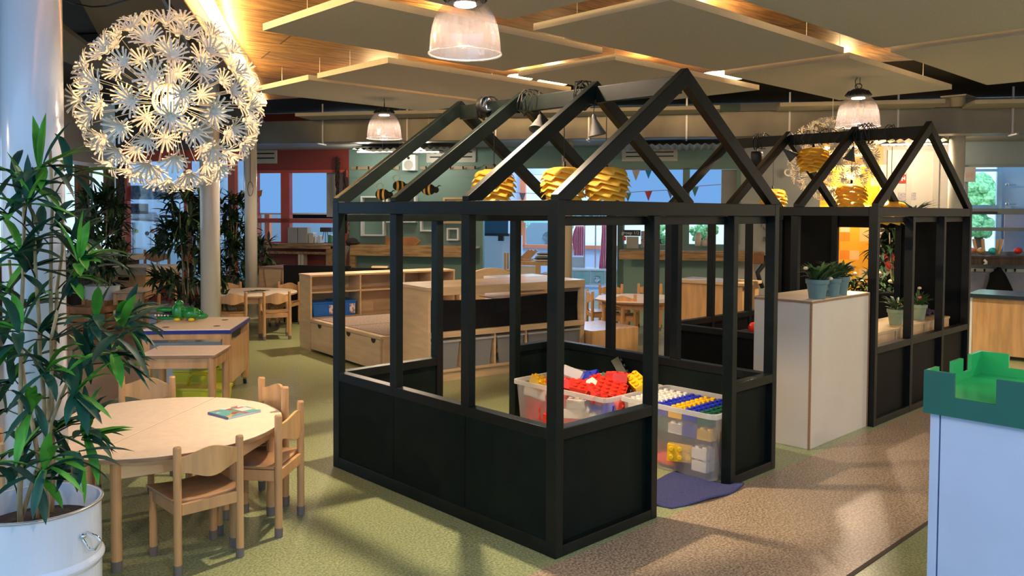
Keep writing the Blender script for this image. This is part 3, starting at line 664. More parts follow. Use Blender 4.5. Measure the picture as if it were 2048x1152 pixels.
# ---- towel on the floor
b = MB(); n = 26; m_ = 18; vs = []
ta, tb, tc_, td = Vector((.80, .30, 0)), Vector((.93, -.02, 0)), Vector((1.45, -.02, 0)), Vector((1.38, .34, 0))
tb = Vector((.88, .02, 0))
for i in range(n+1):
    for j in range(m_+1):
        u, v = i/n, j/m_; p = (ta*(1-u)+td*u)*(1-v)+(tb*(1-u)+tc_*u)*v
        p.z = .012+.006*sin(u*9+v*4)+.004*sin(v*13+u*3)+(.016*max(0, v-.8)*5*(.5+.5*sin(u*7)) if u > .6 else 0)
        p.y -= .10*v*sin(pi*u*.8)*.6
        vs.append(p)
b.add(vs, [(i*(m_+1)+j, i*(m_+1)+j+1, (i+1)*(m_+1)+j+1, (i+1)*(m_+1)+j) for i in range(n) for j in range(m_)])
o = b.build('towel', TOWEL, smooth=True, sol=.009); tag(o, 'navy terry towel crumpled on the floor in the playhouse doorway', 'towel')
# ================================================================== cream cabinet with three pots
cb = thing('cabinet', 'tall cream cabinet with plywood edges between the two playhouses', 'cabinet', (2.40, .045, 0))
CW, CD, CH = .86, .40, .955
MB().box(0, CW, 0, CD, 0, CH-.018).build('body', CREAM, cb, bevel=.002)
MB().box(-.004, CW+.004, -.004, CD+.004, CH-.018, CH).build('top', mat('pale birch top', (.62,.50,.34), .35, .06, 4, coat=.2), cb, bevel=.002)
b = MB(); b.box(-.006, .006, -.006, .006, 0, CH-.018); b.box(CW-.006, CW+.004, -.006, .004, 0, CH-.018); b.box(-.005, CW+.005, -.006, -.003, CH-.02, CH-.006); b.box(-.006, -.003, -.005, CD, CH-.02, CH-.006)
b.build('edge_band', EDGE, cb)
def pot(name, label, loc, r, h, m, grp, leaves, seed, flow=None, cat='potted plant'):
    t = thing(name, label, cat, loc, 0, grp); rr = random.Random(seed)
    MB().lathe([(.001,0),(r*.72,0),(r*.94,h*.78),(r*1.03,h*.78),(r*1.06,h),(r*.96,h),(r*.9,h*.88),(.001,h*.86)], 28).build('pot', m, t, smooth=False)
    b = MB(); b.m = 0
    for i in range(leaves):
        a = rr.uniform(0, 2*pi); q = Vector((cos(a)*rr.uniform(0,.6)*r, sin(a)*rr.uniform(0,.6)*r, h*.9+rr.uniform(0,.05)))
        b.blade(q, (cos(a)+rr.uniform(-.3,.3), sin(a)+rr.uniform(-.3,.3), rr.uniform(.3,1.6)), rr.uniform(.09,.17)*r/.08, rr.uniform(.022,.036)*r/.08, rr.uniform(.2,1.2), 3)
    b.build('foliage', LEAFF, t, smooth=True)
    if flow:
        for (dx, dy, dz_, c) in flow: 
            MB().tube([(dx*.3,dy*.3,h),(dx,dy,dz_)], .002, 5).build('stem', LEAFF, t)
            MB().ball((dx,dy,dz_), .016, 10, 6, (1,1,.7)).build('flower', c, t, smooth=True)
    return t
CRM = mat('cream petals', (.80,.62,.42), .6)
GP = 'blue grey pots on the cream cabinet'
q = F(1634, 597, CH); pot('potted_plant', 'nearest blue grey pot with a white rose on the cream cabinet', (q.x, q.y, CH), .070, .125, POTB, GP, 60, 1, [(-.10,.03,.20,CRM),(.07,-.055,.13,CRM)])
q = F(1656, 594, CH); pot('potted_plant', 'middle blue grey pot on the cream cabinet', (q.x+.07, q.y+.01, CH), .060, .122, POTB, GP, 46, 2)
q = F(1667, 592, CH); pot('potted_plant', 'farthest blue grey pot with blossoms on the cream cabinet', (q.x+.16, q.y+.03, CH), .062, .122, POTB, GP, 60, 3, [(.07,-.05,.17,mat('dusty pink petals', (.30,.12,.12), .6)),(.10,-.02,.20,CRM)])
# ---- bench inside the small playhouse, pots and scarf
bn = thing('bench', 'birch plywood bench under the windows of the smaller playhouse', 'bench', (X2+.06, .10, 0))
MB().box(0, 1.72, 0, .34, .612, .632).build('seat', BIRCH, bn, bevel=.002)
for a, b_ in ((0, .56), (.58, 1.14), (1.16, 1.72)): MB().box(a+.005, b_-.005, 0.006, .334, .02, .611).build('box_front', BIRCH, bn, bevel=.002)
PK = mat('pink petals', (.6,.12,.12), .6)
GS = 'sage pots in the smaller playhouse'
pot('potted_plant', 'sage pot with orange blossom left of the front post, on the playhouse bench', (4.14, .20, .633), .065, .12, POTG, GS, 34, 5, [(-.04,-.03,.17,mat('orange petals', (.6,.22,.08), .6))])
pot('potted_plant', 'sage pot with pink blossom right of the front post, on the playhouse bench', (4.60, .20, .633), .068, .125, POTB if False else POTG, GS, 34, 6, [(-.05,-.03,.19,PK),(.02,0,.26,CRM)])
b = MB(); vs = []
for i in range(13):
    for j in range(9):
        x, y = (i/12-.5)*.26, (j/8-.5)*.16; vs.append((x, y, .02+.05*max(0, 1-abs(x)*7)*(1-abs(y)*8)+.018*sin(i*1.3+j)))
b.add(vs, [(i*9+j, i*9+j+1, (i+1)*9+j+1, (i+1)*9+j) for i in range(12) for j in range(8)])
o = b.build('scarf', mat('dark purple cloth', (.035,.015,.06), .9), smooth=True, sol=.006); o.location = (4.86, .26, .633); tag(o, 'crumpled dark purple scarf on the playhouse bench beside the sage pot', 'scarf')
b = MB(); b.box(-.35,.35,-.14,.14,0,.22); b.box(-.37,.37,-.15,.15,.22,.25)
pl_ = thing('planter_box', 'black planter trough of flowering plants behind the smaller playhouse bench', 'planter', (5.6, 1.15, .48), radians(-30))
b.build('trough', BLKM, pl_, bevel=.005)
MB().box(-.3,.3,-.1,.1,-.48,0).build('stand', BLKM, pl_)
b = MB(); rr = random.Random(9)
for i in range(150):
    a = rr.uniform(0, 2*pi); b.blade((rr.uniform(-.33,.33), rr.uniform(-.1,.1), .24+rr.uniform(0,.12)), (cos(a), sin(a), rr.uniform(.2,1.5)), rr.uniform(.05,.12), .03, .5, 3)
b.build('foliage', LEAFF, pl_, smooth=True)
for i in range(7): MB().ball((-.3+i*.1, -.1+.03*(i % 2), .36+.04*(i % 3)), .02, 8, 6).build('flower', CRM, pl_, smooth=True)
# ================================================================== castle tray on pale blue cabinet (right foreground)
gp = AZ(1870, 2.9, 0)
gc = thing('cabinet', 'pale blue cabinet at the right edge under the green castle tray', 'cabinet', (gp.x, gp.y, 0))
zc0 = A(1870, 828, 2.9).z
MB().box(.03, .62, -.80, 0, .0, zc0-.002).build('body', BLUEP, gc, bevel=.003)
MB().box(.0, .03, -.03, .0, .0, zc0-.002).build('side_panel', BLUEP, gc, bevel=.002)
MB().box(.0, .028, -.80, -.035, .0, zc0-.002).build('door', BLUEP, gc, bevel=.002)
ct = thing('castle_tray', 'green tray with castle battlement edges on the pale blue cabinet', 'tray', (.483, -1.323, zc0))
H_ = .953-zc0; FL_ = .868-zc0; XR = .587; th = .014
def crenel(b, segs, place):
    for a, c, h in segs: place(b, a, c, h)
b = MB(); crenel(b, ((0,.10,H_),(.10,.23,FL_),(.23,.50,H_),(.50,.63,FL_),(.63,.80,H_)), lambda b, a, c, h: b.box(0, th, -c, -a, 0, h)); b.build('front_wall', GRND, ct, label='dark green outer face')
b = MB(); crenel(b, ((0,.10,H_),(.10,.23,FL_+.001),(.23,.50,H_),(.50,.63,FL_+.001),(.63,.80,H_)), lambda b, a, c, h: b.box(th, th+.002, -c, -a, 0, h+.0005)); b.build('inner_lining', GRNP, ct)
b = MB(); crenel(b, ((th+.003,.11,H_),(.11,.255,H_*.45),(.255,.362,H_),(.362,.455,H_*.62),(.455,XR,H_+.004)), lambda b, a, c, h: b.box(a, c, -th, 0, 0, h)); b.build('side_wall', GRNP, ct)
b = MB(); crenel(b, ((th,.11,H_+.004),(.11,.30,H_*.66),(.30,.42,H_),(.42,.80,H_*.66)), lambda b, a, c, h: b.box(XR-th, XR, -c, -a, 0, h)); b.build('rear_wall', GRNP, ct)
b = MB(); b.box(0, XR, -.815, -.801, 0, H_); b.build('side_wall', GRNP, ct)
b = MB(); b.box(th+.003, XR-th-.001, -.80, -th-.001, FL_-.012, FL_); b.build('tray_floor', GRNP, ct)
# ================================================================== TABLES AND CHAIRS
def chair_proto():
    t = thing('child_chair', 'x', 'chair')
    W_, D_ = .135, .135; sh = .31
    def leg(x, y, h, r0=.0165):
        l = MB().tube([(x,y,.03),(x,y,h-.006),(x,y,h)], [r0, r0, r0*.8], 14).build('leg', BEECH, t, smooth=False)
        MB().lathe([(.001,0),(r0*1.05,0),(r0*1.12,.04),(r0*.98,.042)], 14, c=(x,y,0)).build('foot_cap', RUBB, l, label='grey rubber foot')
    for x in (-W_, W_): leg(x, -D_, .535); leg(x, D_, .295)
    b = MB(); n = 10; vs = []
    for s_ in (0, 1):
        for i in range(n+1):
            u = i/n; x = (u-.5)*2*(W_+.014); z = sh-.012*sin(pi*u)-.012*s_
            vs += [(x*1.0, -D_+.015, z), (x*1.04, D_+.03, z+.002)]
    m_ = 2*(n+1)
    fs = [(i*2, i*2+2, i*2+3, i*2+1) for i in range(n)]+[(m_+i*2+1, m_+i*2+3, m_+i*2+2, m_+i*2) for i in range(n)]
    fs += [(i*2, m_+i*2, m_+i*2+2, i*2+2) for i in range(n)]+[(i*2+1, i*2+3, m_+i*2+3, m_+i*2+1) for i in range(n)]+[(0,1,m_+1,m_), (2*n, m_+2*n, m_+2*n+1, 2*n+1)]
    b.add(vs, fs); b.build('seat', BIRCH if False else SEATM, t, bevel=.003)
    b = MB()
    for x in (-W_, W_): b.box(x-.009, x+.009, -D_+.016, D_-.016, .245, .294)
    b.box(-W_+.015, W_-.015, D_-.009, D_+.009, .245, .294); b.box(-W_+.015, W_-.015, -D_-.009, -D_+.009, .245, .294)
    b.build('seat_frame', BEECH, t, bevel=.003)
    b = MB(); n = 20; vs = []                                  # wavy, bowed backrest
    for i in range(n+1):
        u = i/n*2-1; x = u*(W_-.012); bow = -.030*(1-u*u); zt = .495+.026*(cos(u*pi)+1)/2-.006*u*u; zb = .425-.030*(cos(u*pi)+1)/2+.0*u
        for y in (-D_-.006+bow, -D_+.006+bow): vs += [(x, y, zb), (x, y, zt)]
    fs = []
    for i in range(n):
        a = i*4; c = a+4; fs += [(a, c, c+1, a+1), (a+2, a+3, c+3, c+2), (a+1, c+1, c+3, a+3), (a, a+2, c+2, c)]
    fs += [(0,1,3,2), (4*n, 4*n+2, 4*n+3, 4*n+1)]
    b.add(vs, fs); b.build('backrest', BEECHL, t, smooth=False)
    return t
BEECHL = mat('varnished beech ply', (.62,.36,.15), .3, .15, 4, coat=.35, stretch=(5,5,.6))
SEATM = mat('brown worn ply seat', (.52,.29,.13), .35, .0, 3.2, coat=.3, col2=(.16,.085,.05), thr=(.42,.60))
ch0 = chair_proto(); used = [False]
def chair(p, face, label, sc=1, grp=None):
    """p: centre between the four feet; face: world angle the chair looks towards"""
    rz = face-pi/2
    if used[0]: o = copy_tree(ch0)
    else: o = ch0; used[0] = True
    o.location = (p[0], p[1], .001); o.rotation_euler = (0,0,rz); o.scale = (sc,)*3; o['label'] = label
    if grp: o['group'] = grp
    elif 'group' in o: del o['group']
    return o
TLEGT = .022
def round_table(c, r, seam, label, h=.50, legs=None, sides=48, poly=None, topm=None):
    t = thing('child_table', label, 'table', (c[0], c[1], 0))
    for hf in (0, 1):
        pts = []
        k = 24
        for i in range(k+1):
            a = seam+hf*pi+pi*i/k; pts.append((r*cos(a), r*sin(a)))
        # pull the straight side in by a hair so the seam shows
        nx, ny = -sin(seam)*(.003 if hf == 0 else -.003), cos(seam)*(.003 if hf == 0 else -.003)
        pts = [(x+nx, y+ny) for x, y in pts]
        tp = MB().prism(pts, h-.022, h).build('tabletop', topm or TTOP, t, bevel=.002)
        b = MB(); b.prism([(x*1.0025, y*1.0025) for x, y in pts], h-.0205, h-.003); b.build('edge_band', EDGE, tp, label='dark wood edge')
        # trapezoid apron and four legs under each half
        lg = [(seam+hf*pi+a) for a in (radians(13), radians(68), radians(112), radians(167))]
        lp = [(cos(a)*r*.91, sin(a)*r*.91) for a in lg]
        lp = [lp[0], lp[1], lp[2], lp[3]]
        b = MB()
        for (x0, y0), (x1, y1) in zip(lp, lp[1:]): b.bar((x0,y0,h-.062), (x1,y1,h-.062), .016, .075)
        b.bar((*lp[3], h-.062), (*lp[0], h-.062), .016, .075)
        b.build('apron', BIRCH, t, bevel=.002)
        for x, y in lp:
            l = MB().tube([(x,y,.03),(x,y,h-.023)], TLEGT, 16).build('leg', BEECH, t)
            MB().lathe([(.001,0),(TLEGT,0),(TLEGT*1.08,.045),(TLEGT*.98,.047)], 16, c=(x,y,0)).build('foot_cap', RUBB, l, label='grey rubber foot')
    MB().bar((r*.985*cos(seam), r*.985*sin(seam), h-.006), (-r*.985*cos(seam), -r*.985*sin(seam), h-.006), .0055, .008).build('seam', EDGE, t, label='dark seam between the two tabletop halves')
    return t
TC = Vector((-1.10, 1.575, 0))
seam = math.atan2(.62, .77)
round_table(TC, .572, seam, 'round two-part children\'s table in the left foreground under the dandelion lamp', h=.487)
# book on the table
bk = thing('picture_book', 'thin picture book with blue and red cover lying on the near round table', 'book', (0,0,0))
q = [F(426,824,.49), F(456,838,.49), F(523,823,.49), F(497,816,.49)]; cx_ = (q[0]+q[2])/2; a1 = (q[2]-q[1]); ang = math.atan2(a1.y, a1.x); bl = a1.length; bw_ = .17
bk.location = (q[1].x, q[1].y, .4875); bk.rotation_euler = (0,0,ang)
cov = bpy.data.materials.new('picture cover'); cov.use_nodes = True; nt = cov.node_tree; bs = nt.nodes['Principled BSDF']; bs.inputs['Roughness'].default_value = .3
tc = nt.nodes.new('ShaderNodeTexCoord'); vo = nt.nodes.new('ShaderNodeTexVoronoi'); vo.inputs['Scale'].default_value = 26; rp = nt.nodes.new('ShaderNodeValToRGB'); rp.color_ramp.interpolation = 'CONSTANT'
for i, (ps, c) in enumerate([(0, (.12,.40,.40)), (.45, (.10,.35,.20)), (.6, (.85,.45,.05)), (.72, (.8,.8,.75)), (.86, (.5,.06,.08))]):
    e = rp.color_ramp.elements[i] if i < 2 else rp.color_ramp.elements.new(ps); e.position = ps; e.color = (*c, 1)
sx = nt.nodes.new('ShaderNodeSeparateColor'); nt.links.new(tc.outputs['Object'], vo.inputs[0]); nt.links.new(vo.outputs['Color'], sx.inputs[0]); nt.links.new(sx.outputs[0], rp.inputs[0]); nt.links.new(rp.outputs[0], bs.inputs['Base Color'])
MB().box(0.003, bl-.003, .003, bw_-.003, .0015, .0095).build('pages', PAPER, bk)
MB().box(0, bl, 0, bw_, 0, .0015).build('back_cover', mat('pale blue cover', (.30,.48,.62), .35), bk)
MB().box(0, bl, 0, bw_, .0095, .011).build('front_cover', cov, bk)
MB().box(-.001, .002, 0, bw_, .0, .011).build('spine', mat('blue spine', (.08,.14,.30), .35), bk)
MB().box(bl*.60, bl*.92, .05, .12, .011, .0118).build('title_patch', mat('white and red patch', (.72,.70,.72), .35), bk)
MB().box(bl*.66, bl*.90, .115, .135, .011, .0119).build('title_bar', mat('red title bar', (.6,.08,.05), .35), bk)
GN = 'chairs round the near table'
def mid2(a, b): return ((a[0]+b[0])/2, (a[1]+b[1])/2)
chair((-1.115, 1.092), pi/2, 'nearest child chair, its back to the camera and seat under the near round table', .995, GN)
dB = Vector((-.65,.76)); chair((-.655+dB.x*.125, 1.15+dB.y*.125), math.atan2(dB.y, dB.x), 'child chair at the right front of the near round table', 1.06, GN)
pD = (F(565,1018), AZ(503, 4.42, 0)); mD = (pD[0]+pD[1])/2; vD = (pD[1]-pD[0]).normalized(); nD = Vector((-vD.y, vD.x, 0)); 
chair((mD.x+nD.x*.12, mD.y+nD.y*.12), math.atan2(nD.y, nD.x), 'child chair at the far right of the near round table, only its top rail showing', 1.14, GN)
pC = (AZ(236, 4.64, 0), AZ(347, 4.64, 0)); mC = (pC[0]+pC[1])/2; vC = (pC[1]-pC[0]).normalized(); nC = Vector((vC.y, -vC.x, 0)); nC = nC if nC.dot(TC-mC) > 0 else -nC
chair((mC.x+nC.x*.15, mC.y+nC.y*.15), math.atan2(nC.y, nC.x), 'child chair behind the near round table in front of the rectangular table', 1.06, GN)
chair((-1.60, 1.62), radians(-8), 'child chair at the left of the near round table behind the white drum', 1.0, GN)
# rectangular table
def rect_table(p, ang, wx, dy, h, label, grp=None):
    t = thing('side_table', label, 'table', (p.x, p.y, 0), ang)
    MB().box(0, wx, 0, dy, h-.022, h).build('tabletop', TTOP, t, bevel=.002)
    MB().box(-.0015, wx+.0015, -.0015, dy+.0015, h-.02, h-.004).build('edge_band', EDGE, t)
    b = MB(); e = .03; b.box(e, wx-e, e-.01, e+.006, h-.10, h-.022); b.box(e, wx-e, dy-e, dy-e+.016, h-.10, h-.022); b.box(e-.01, e+.006, e, dy-e, h-.10, h-.022); b.box(wx-e, wx-e+.016, e, dy-e, h-.10, h-.022)
    b.build('apron', BEECH, t, bevel=.002)
    for x in (e, wx-e):
        for y in (e, dy-e): MB().tube([(x,y,0),(x,y,h-.023)], .027, 14).build('leg', BEECH, t)
    return t
a0 = F(276.6,710.7,.5); a1 = F(430,709.5,.5); a2 = F(457,690,.5); ang = math.atan2((a1-a0).y, (a1-a0).x)
rect_table(a0, ang, (a1-a0).length, .42, .5, 'rectangular child table in front of the blue edged activity table')
# blue edged activity cabinet
k1 = F(460,658,.58); k0 = F(283,660,.58); k2 = F(497,633,.58)
ang = math.atan2((k1-k0).y, (k1-k0).x); wx = (k1-k0).length; dy = (k2-k1).length*.97
ac = thing('activity_table', 'wheeled activity table with navy edge behind the rectangular child table', 'table', (k0.x, k0.y, 0), ang)
MB().box(-.0, wx, 0, dy, .555, .58).build('tabletop', TTOP, ac, bevel=.002)
MB().box(-.008, wx+.008, -.008, dy+.008, .545, .572).build('edge_band', NAVY, ac, label='navy blue edge band')
for x in (.03, wx-.03):
    for y in (.03, dy-.03):
        l = MB().box(x-.03, x+.03, y-.03, y+.03, .06, .545).build('leg', BEECH, ac, bevel=.003)
        MB().tube([(x-.012,y,.028),(x+.012,y,.028)], .027, 16).build('caster', BLK, l)
        MB().box(x-.016, x+.016, y-.02, y+.01, .03, .062).build('caster_fork', CHR, l)
MB().box(.06, wx-.06, -.0, .02, .50, .545).build('top_rail', BEECH, ac)
MB().box(.06, wx-.06, .02, .03, .40, .475).build('front_board', GREYB, ac, label='grey blue front board')
b = MB(); b.prism([(.07,.14),(dy-.1,.14),(dy-.04,.22),(dy-.04,.47),(.07,.47)], wx-.02, wx-.006, Matrix(((0,0,1),(1,0,0),(0,1,0)))); b.build('side_board', BEECHL, ac)
b = MB()
for fx, fy in ((.14,.14),(wx-.14,.18),(wx-.16,dy-.2),(.2,dy-.18)):
    b.lathe([(.001,.5805),(.028,.5805),(.028,.581),(.001,.5812)], 16, c=(fx,fy,0))
b.build('finger_hole', mat('dark hole', (.05,.02,.01), .8), ac)
# crocodile toy
cp = F(352, 641, .581)
cr = thing('toy_crocodile', 'green toy crocodile with open jaw and yellow feet on the activity table', 'toy', (cp.x, cp.y, .581), YAW*-1+pi)
S_ = 1.0; GC_ = mat('glossy green toy plastic', (.01,.23,.04), .2, coat=.5)
b = MB(); b.ball((-.13,0,.06), .062, 16, 10, (1.35,.85,.85)); b.ball((-.02,0,.075), .06, 16, 10, (.9,.8,1.2)); b.ball((-.03,0,.145), .034, 12, 8, (1,1.2,.9)); b.ball((-.21,0,.04), .035, 12, 8, (1.8,.7,.8))
for i in range(9):
    b.ball((-.07-i*.017, .0, .105-.0035*i), .012, 8, 6); b.ball((-.07-i*.017, .03, .095-.0035*i), .012, 8, 6); b.ball((-.07-i*.017, -.03, .095-.0035*i), .012, 8, 6)
b.build('body', GC_, cr, smooth=True)
b = MB(); b.ball((.09,0,.092), .034, 14, 8, (2.6,1.1,.62)); b.ball((.165,0,.102), .014, 10, 6, (1,1.8,1)); b.build('upper_jaw', GC_, cr, smooth=True)
b = MB(); b.ball((.08,0,.022), .032, 14, 8, (2.9,1.15,.5)); b.build('lower_jaw', GC_, cr, smooth=True)
b = MB(); b.ball((.07,0,.055), .026, 12, 8, (2.4,1.1,.6)); b.build('mouth', BLK, cr, smooth=True)
for i in range(5):
    for s_ in (-1, 1): MB().ball((.055+i*.026, s_*.030, .046), .009, 8, 6).build('tooth', WHITE, cr, smooth=True)
for x in (-.03, -.15):
    for s_ in (-1, 1): MB().ball((x, s_*.055, .015), .022, 10, 6, (1.3,1,.7)).build('foot', mat('yellow toy foot', (.75,.55,.02), .3), cr, smooth=True)
for s_ in (-1, 1): MB().ball((-.012, s_*.022, .155), .01, 8, 6).build('eye', WHITE, cr, smooth=True)
# yellow tool box and boxes under the tables
def toolbox(p, ang, s, label):
    t = thing('tool_box', label, 'tool box', (p.x, p.y, 0), ang, 'yellow carry boxes under the tables', s)
    MB().prism([(-.19,0),(.19,0),(.20,.13),(-.20,.13)], -.10, .10, Matrix(((1,0,0),(0,0,1),(0,1,0)))).build('tub', YELB, t, bevel=.006)
    MB().box(-.208,.208,-.108,.108,.13,.15).build('rim', YELB, t, bevel=.004)
    MB().tube([(-.09,0,.14),(-.075,0,.215),(-.05,0,.235),(.05,0,.235),(.075,0,.215),(.09,0,.14)], .012, 8).build('handle', YELB, t, smooth=True)
    return t
toolbox(F(400, 812), -.75, 1.05, 'yellow carry box with arched handle under the rectangular table')
toolbox(F(412, 775), -.70, 1.15, 'larger plain yellow box behind the carry box under the activity table')
b = MB(); b.box(-.14,.14,-.1,.1,0,.2); b.box(-.15,.15,-.11,.11,.2,.22); o = b.build('plastic_box', mat('frosted white plastic', (.55,.58,.60), .4), bevel=.006); q = F(362, 775); o.location = (q.x,q.y,0); o.rotation_euler = (0,0,-.75); tag(o, 'frosted white plastic box left of the yellow boxes under the activity table', 'box')
# ---- far round table left
q = AZ(497, 10.25, 0); FT = q
round_table(q, .58, -WA*0+radians(10), 'round child table beyond the wooden shelf unit, between two cream columns', h=.50)
GF = 'chairs round the far left table'
def chair_at(px, D, lx, label, sc=1, grp=None, face_to=None):
    p = AZ(px, D, 0); d = (face_to-p).normalized(); return chair((p.x, p.y), math.atan2(d.y, d.x), label, sc, grp)
chair_at(551, 9.75, 0, 'child chair at the right front of the far left round table', 1.06, GF, AZ(535, 11, 0))
chair_at(465, 9.65, 0, 'child chair at the left front of the far left round table, beside the cream column', 1.06, GF, AZ(470, 11, 0))
chair_at(462, 10.75, 0, 'child chair at the far left side of the far left round table', 1.06, GF, AZ(500, 9.8, 0))
chair_at(568, 10.85, 0, 'child chair at the far right side of the far left round table', 1.06, GF, AZ(500, 9.9, 0))
b = MB(); rr = random.Random(5)
for i in range(26): a = rr.uniform(0, 6.28); b.blade((rr.uniform(-.1,.1), rr.uniform(-.05,.05), .01), (cos(a), sin(a), .1), .1, .025, .05, 3)
o = b.build('leaf_sprig', LEAFF, smooth=True); o.location = (FT.x+.02, FT.y-.12, .503); tag(o, 'flat green leaf sprig lying on the far left round table', 'leaf sprig')
# ---- octagonal table, right of centre
q = AZ(1283, 9.75, 0); OC = q
t = thing('child_table', 'eight sided child table seen through the back of the large playhouse', 'table', (q.x, q.y, 0), WA)
oc = [(.56*cos(radians(22.5+45*i)), .56*sin(radians(22.5+45*i))) for i in range(8)]
MB().prism(oc, .478, .5).build('tabletop', TTOP, t, bevel=.002); MB().prism([(x*1.003,y*1.003) for x, y in oc], .480, .496).build('edge_band', EDGE, t)
b = MB(); lp = [(.45*cos(radians(22.5+90*i+s_)), .45*sin(radians(22.5+90*i+s_))) for i in range(4) for s_ in (0, 45)]
for i in range(8): b.bar((*lp[i], .44), (*lp[(i+1) % 8], .44), .016, .07)
b.build('apron', BEECH, t)
for i in range(0, 8): MB().tube([(*lp[i],0),(*lp[i],.477)], .024, 14).build('leg', BEECH, t)
GO = 'chairs round the eight sided table'
chair_at(1248, 9.55, 0, 'child chair in front of the eight sided table, back towards the playhouse', 1.08, GO, AZ(1262, 11, 0))
chair_at(1205, 9.9, 0, 'child chair at the left side of the eight sided table', 1.08, GO, AZ(1330, 10, 0))
chair_at(1228, 10.6, 0, 'child chair at the far left of the eight sided table', 1.08, GO, AZ(1260, 9.7, 0))
chair_at(1300, 10.7, 0, 'child chair straight behind the eight sided table', 1.08, GO, AZ(1290, 9.7, 0))
# ================================================================== LOW SHELF UNITS
UA = radians(-9)
def xt(px, P, ang):
    """distance along direction ang from P to the sight line of photo column px"""
    d = ray(px, 426); n = Vector((-d.y, d.x, 0)); e = Vector((cos(ang), sin(ang), 0)); return (CAM-P).dot(n)/e.dot(n)
K = F(621, 702.5); EX = Vector((cos(UA), sin(UA), 0)); EY = Vector((-sin(UA), cos(UA), 0))
L_ = xt(910, K, UA); dpt = .33
u1 = thing('shelf_unit', 'long low birch shelf unit left, behind the carpeted platform', 'shelf unit', (K.x, K.y, 0), UA)
hU = A(621, 549, 8.96).z
def addb(name, m, root, *q, **k): return MB().box(*q).build(name, m, root, bevel=.002, **k)
addb('side_panel', BIRCH, u1, 0, .02, 0, dpt, .08, hU-.02); addb('top', BIRCH, u1, -.005, L_, -.005, dpt+.005, hU-.02, hU)
addb('plinth', BIRCH, u1, .005, L_, .02, dpt, 0, .08); addb('side_panel', BIRCH, u1, L_-.02, L_, 0, dpt, .08, hU-.02)
addb('back_panel', BIRCH, u1, .02, L_-.02, dpt-.015, dpt, .08, hU-.02)
for f in (.32, .62, .82): addb('divider', BIRCH, u1, L_*f, L_*f+.018, .005, dpt-.016, .36, hU-.02)
for z in (.34, .62): addb('shelf', BIRCH, u1, .02, L_-.02, .005, dpt-.016, z, z+.018)
addb('bottom_board', BIRCH, u1, .02, L_-.02, 0.0, .02, .08, .34)
# blue storage box on its shelf
q = K+EX*xt(693,K,UA)+EY*.01
sb = thing('storage_box', 'blue plastic storage box with a picture label on the left shelf unit', 'box', (q.x, q.y, .359), UA)
MB().prism([(-.24,0),(.24,0),(.27,.2),(-.27,.2)], .02, .28, Matrix(((1,0,0),(0,0,1),(0,1,0)))).build('tub', mat('bright blue plastic', (.01,.14,.50), .35), sb, bevel=.006)
MB().box(-.285,.285,.01,.29,.2,.225).build('lid_rim', mat('bright blue plastic', (.01,.14,.50), .35), sb, bevel=.005)
MB().box(.10,.24,.012,.016,.03,.17).build('label', mat('printed label', (.75,.72,.68), .5, 0, 18, col2=(.35,.12,.10), thr=(.5,.6)), sb)
sb.scale = (.46,1,.74); o = copy_tree(sb); q2 = K+EX*(xt(652,K,UA))+EY*.03; o.location = (q2.x, q2.y, .359); o.scale = (.50,.95,.70); o['label'] = 'darker part of the blue storage boxes, left end of the shelf unit'
Q = F(877, 766); q0t = xt(857, Q, UA); Q0 = Q+EX*q0t; dC = .62
# platform with drawers
vx = Vector((0,-1,0)); PA = radians(-96)
PX = Vector((cos(PA), sin(PA), 0)); PY = Vector((-sin(PA), cos(PA), 0))
LP = xt(812, K, PA); LP = ((Q0-K).dot(EY)+dC+.004)/PX.dot(EY)
zP = A(621, 636, 8.95).z
pf = thing('platform', 'low carpeted play platform with two cut out drawer fronts', 'platform', (K.x, K.y, 0), PA)
PW = 1.7
addb('base', BIRCH, pf, .0, LP, .02, PW, .05, zP-.03); addb('frame', BIRCH, pf, -.0, LP, -.01, PW, zP-.03, zP)
for i in range(2):
    x0_, x1_ = LP*i/2*.98+.02, LP*(i+1)/2*.98-.018+.02
    d = MB().box(x0_, x1_, -.006, .018, .03, zP-.034).build('drawer', BIRCH, pf, bevel=.002)
    b = MB()
    for cx_ in (.16, .84) if i else (.30,):
        cc = x0_+(x1_-x0_)*cx_; b.prism([(cc-.045, zP-.036), (cc+.045, zP-.036)]+[(cc+.045*cos(a), zP-.036-.042*sin(a)) for a in [radians(q) for q in (25,50,75,100,130,155)]], .007, .009, Matrix(((1,0,0),(0,0,-1),(0,1,0))))
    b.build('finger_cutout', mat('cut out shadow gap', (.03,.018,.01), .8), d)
pc = MB().box(.05, LP/2-.01, .05, PW, zP, zP+.006).build('carpet', CARP, pf); MB().box(LP/2+.01, LP-.04, .05, PW, zP, zP+.006).build('carpet', CARP, pf)
# counter unit
Q = F(877, 766); q0t = xt(857, Q, UA); Q0 = Q+EX*q0t; L2 = xt(1170, Q, UA)-q0t
hC = A(857, 575, (Q0-CAM).dot(FWD)+.0).z
u2_ = thing('counter_unit', 'open birch counter with black cloth front above milky bins', 'counter', (Q0.x, Q0.y, 0), UA)
dC = .62
addb('side_panel', BIRCH, u2_, 0, .025, 0, dC, .0, hC-.03); addb('top', BIRCH, u2_, -.005, L2, -.01, dC, hC-.03, hC)
addb('front_rail', BIRCH, u2_, .02, L2, -.012, .012, hC-.075, hC-.005)
addb('side_panel', BIRCH, u2_, L2-.05, L2, -.005, dC, .09, hC-.03)
zm = hC-.40
addb('middle_board', BIRCH, u2_, .02, L2, -.012, dC, zm-.05, zm)
addb('plinth', BIRCH, u2_, .02, L2, .02, .04, 0, .085); addb('bottom_board', BIRCH, u2_, .02, L2, 0, dC, .085, .11)
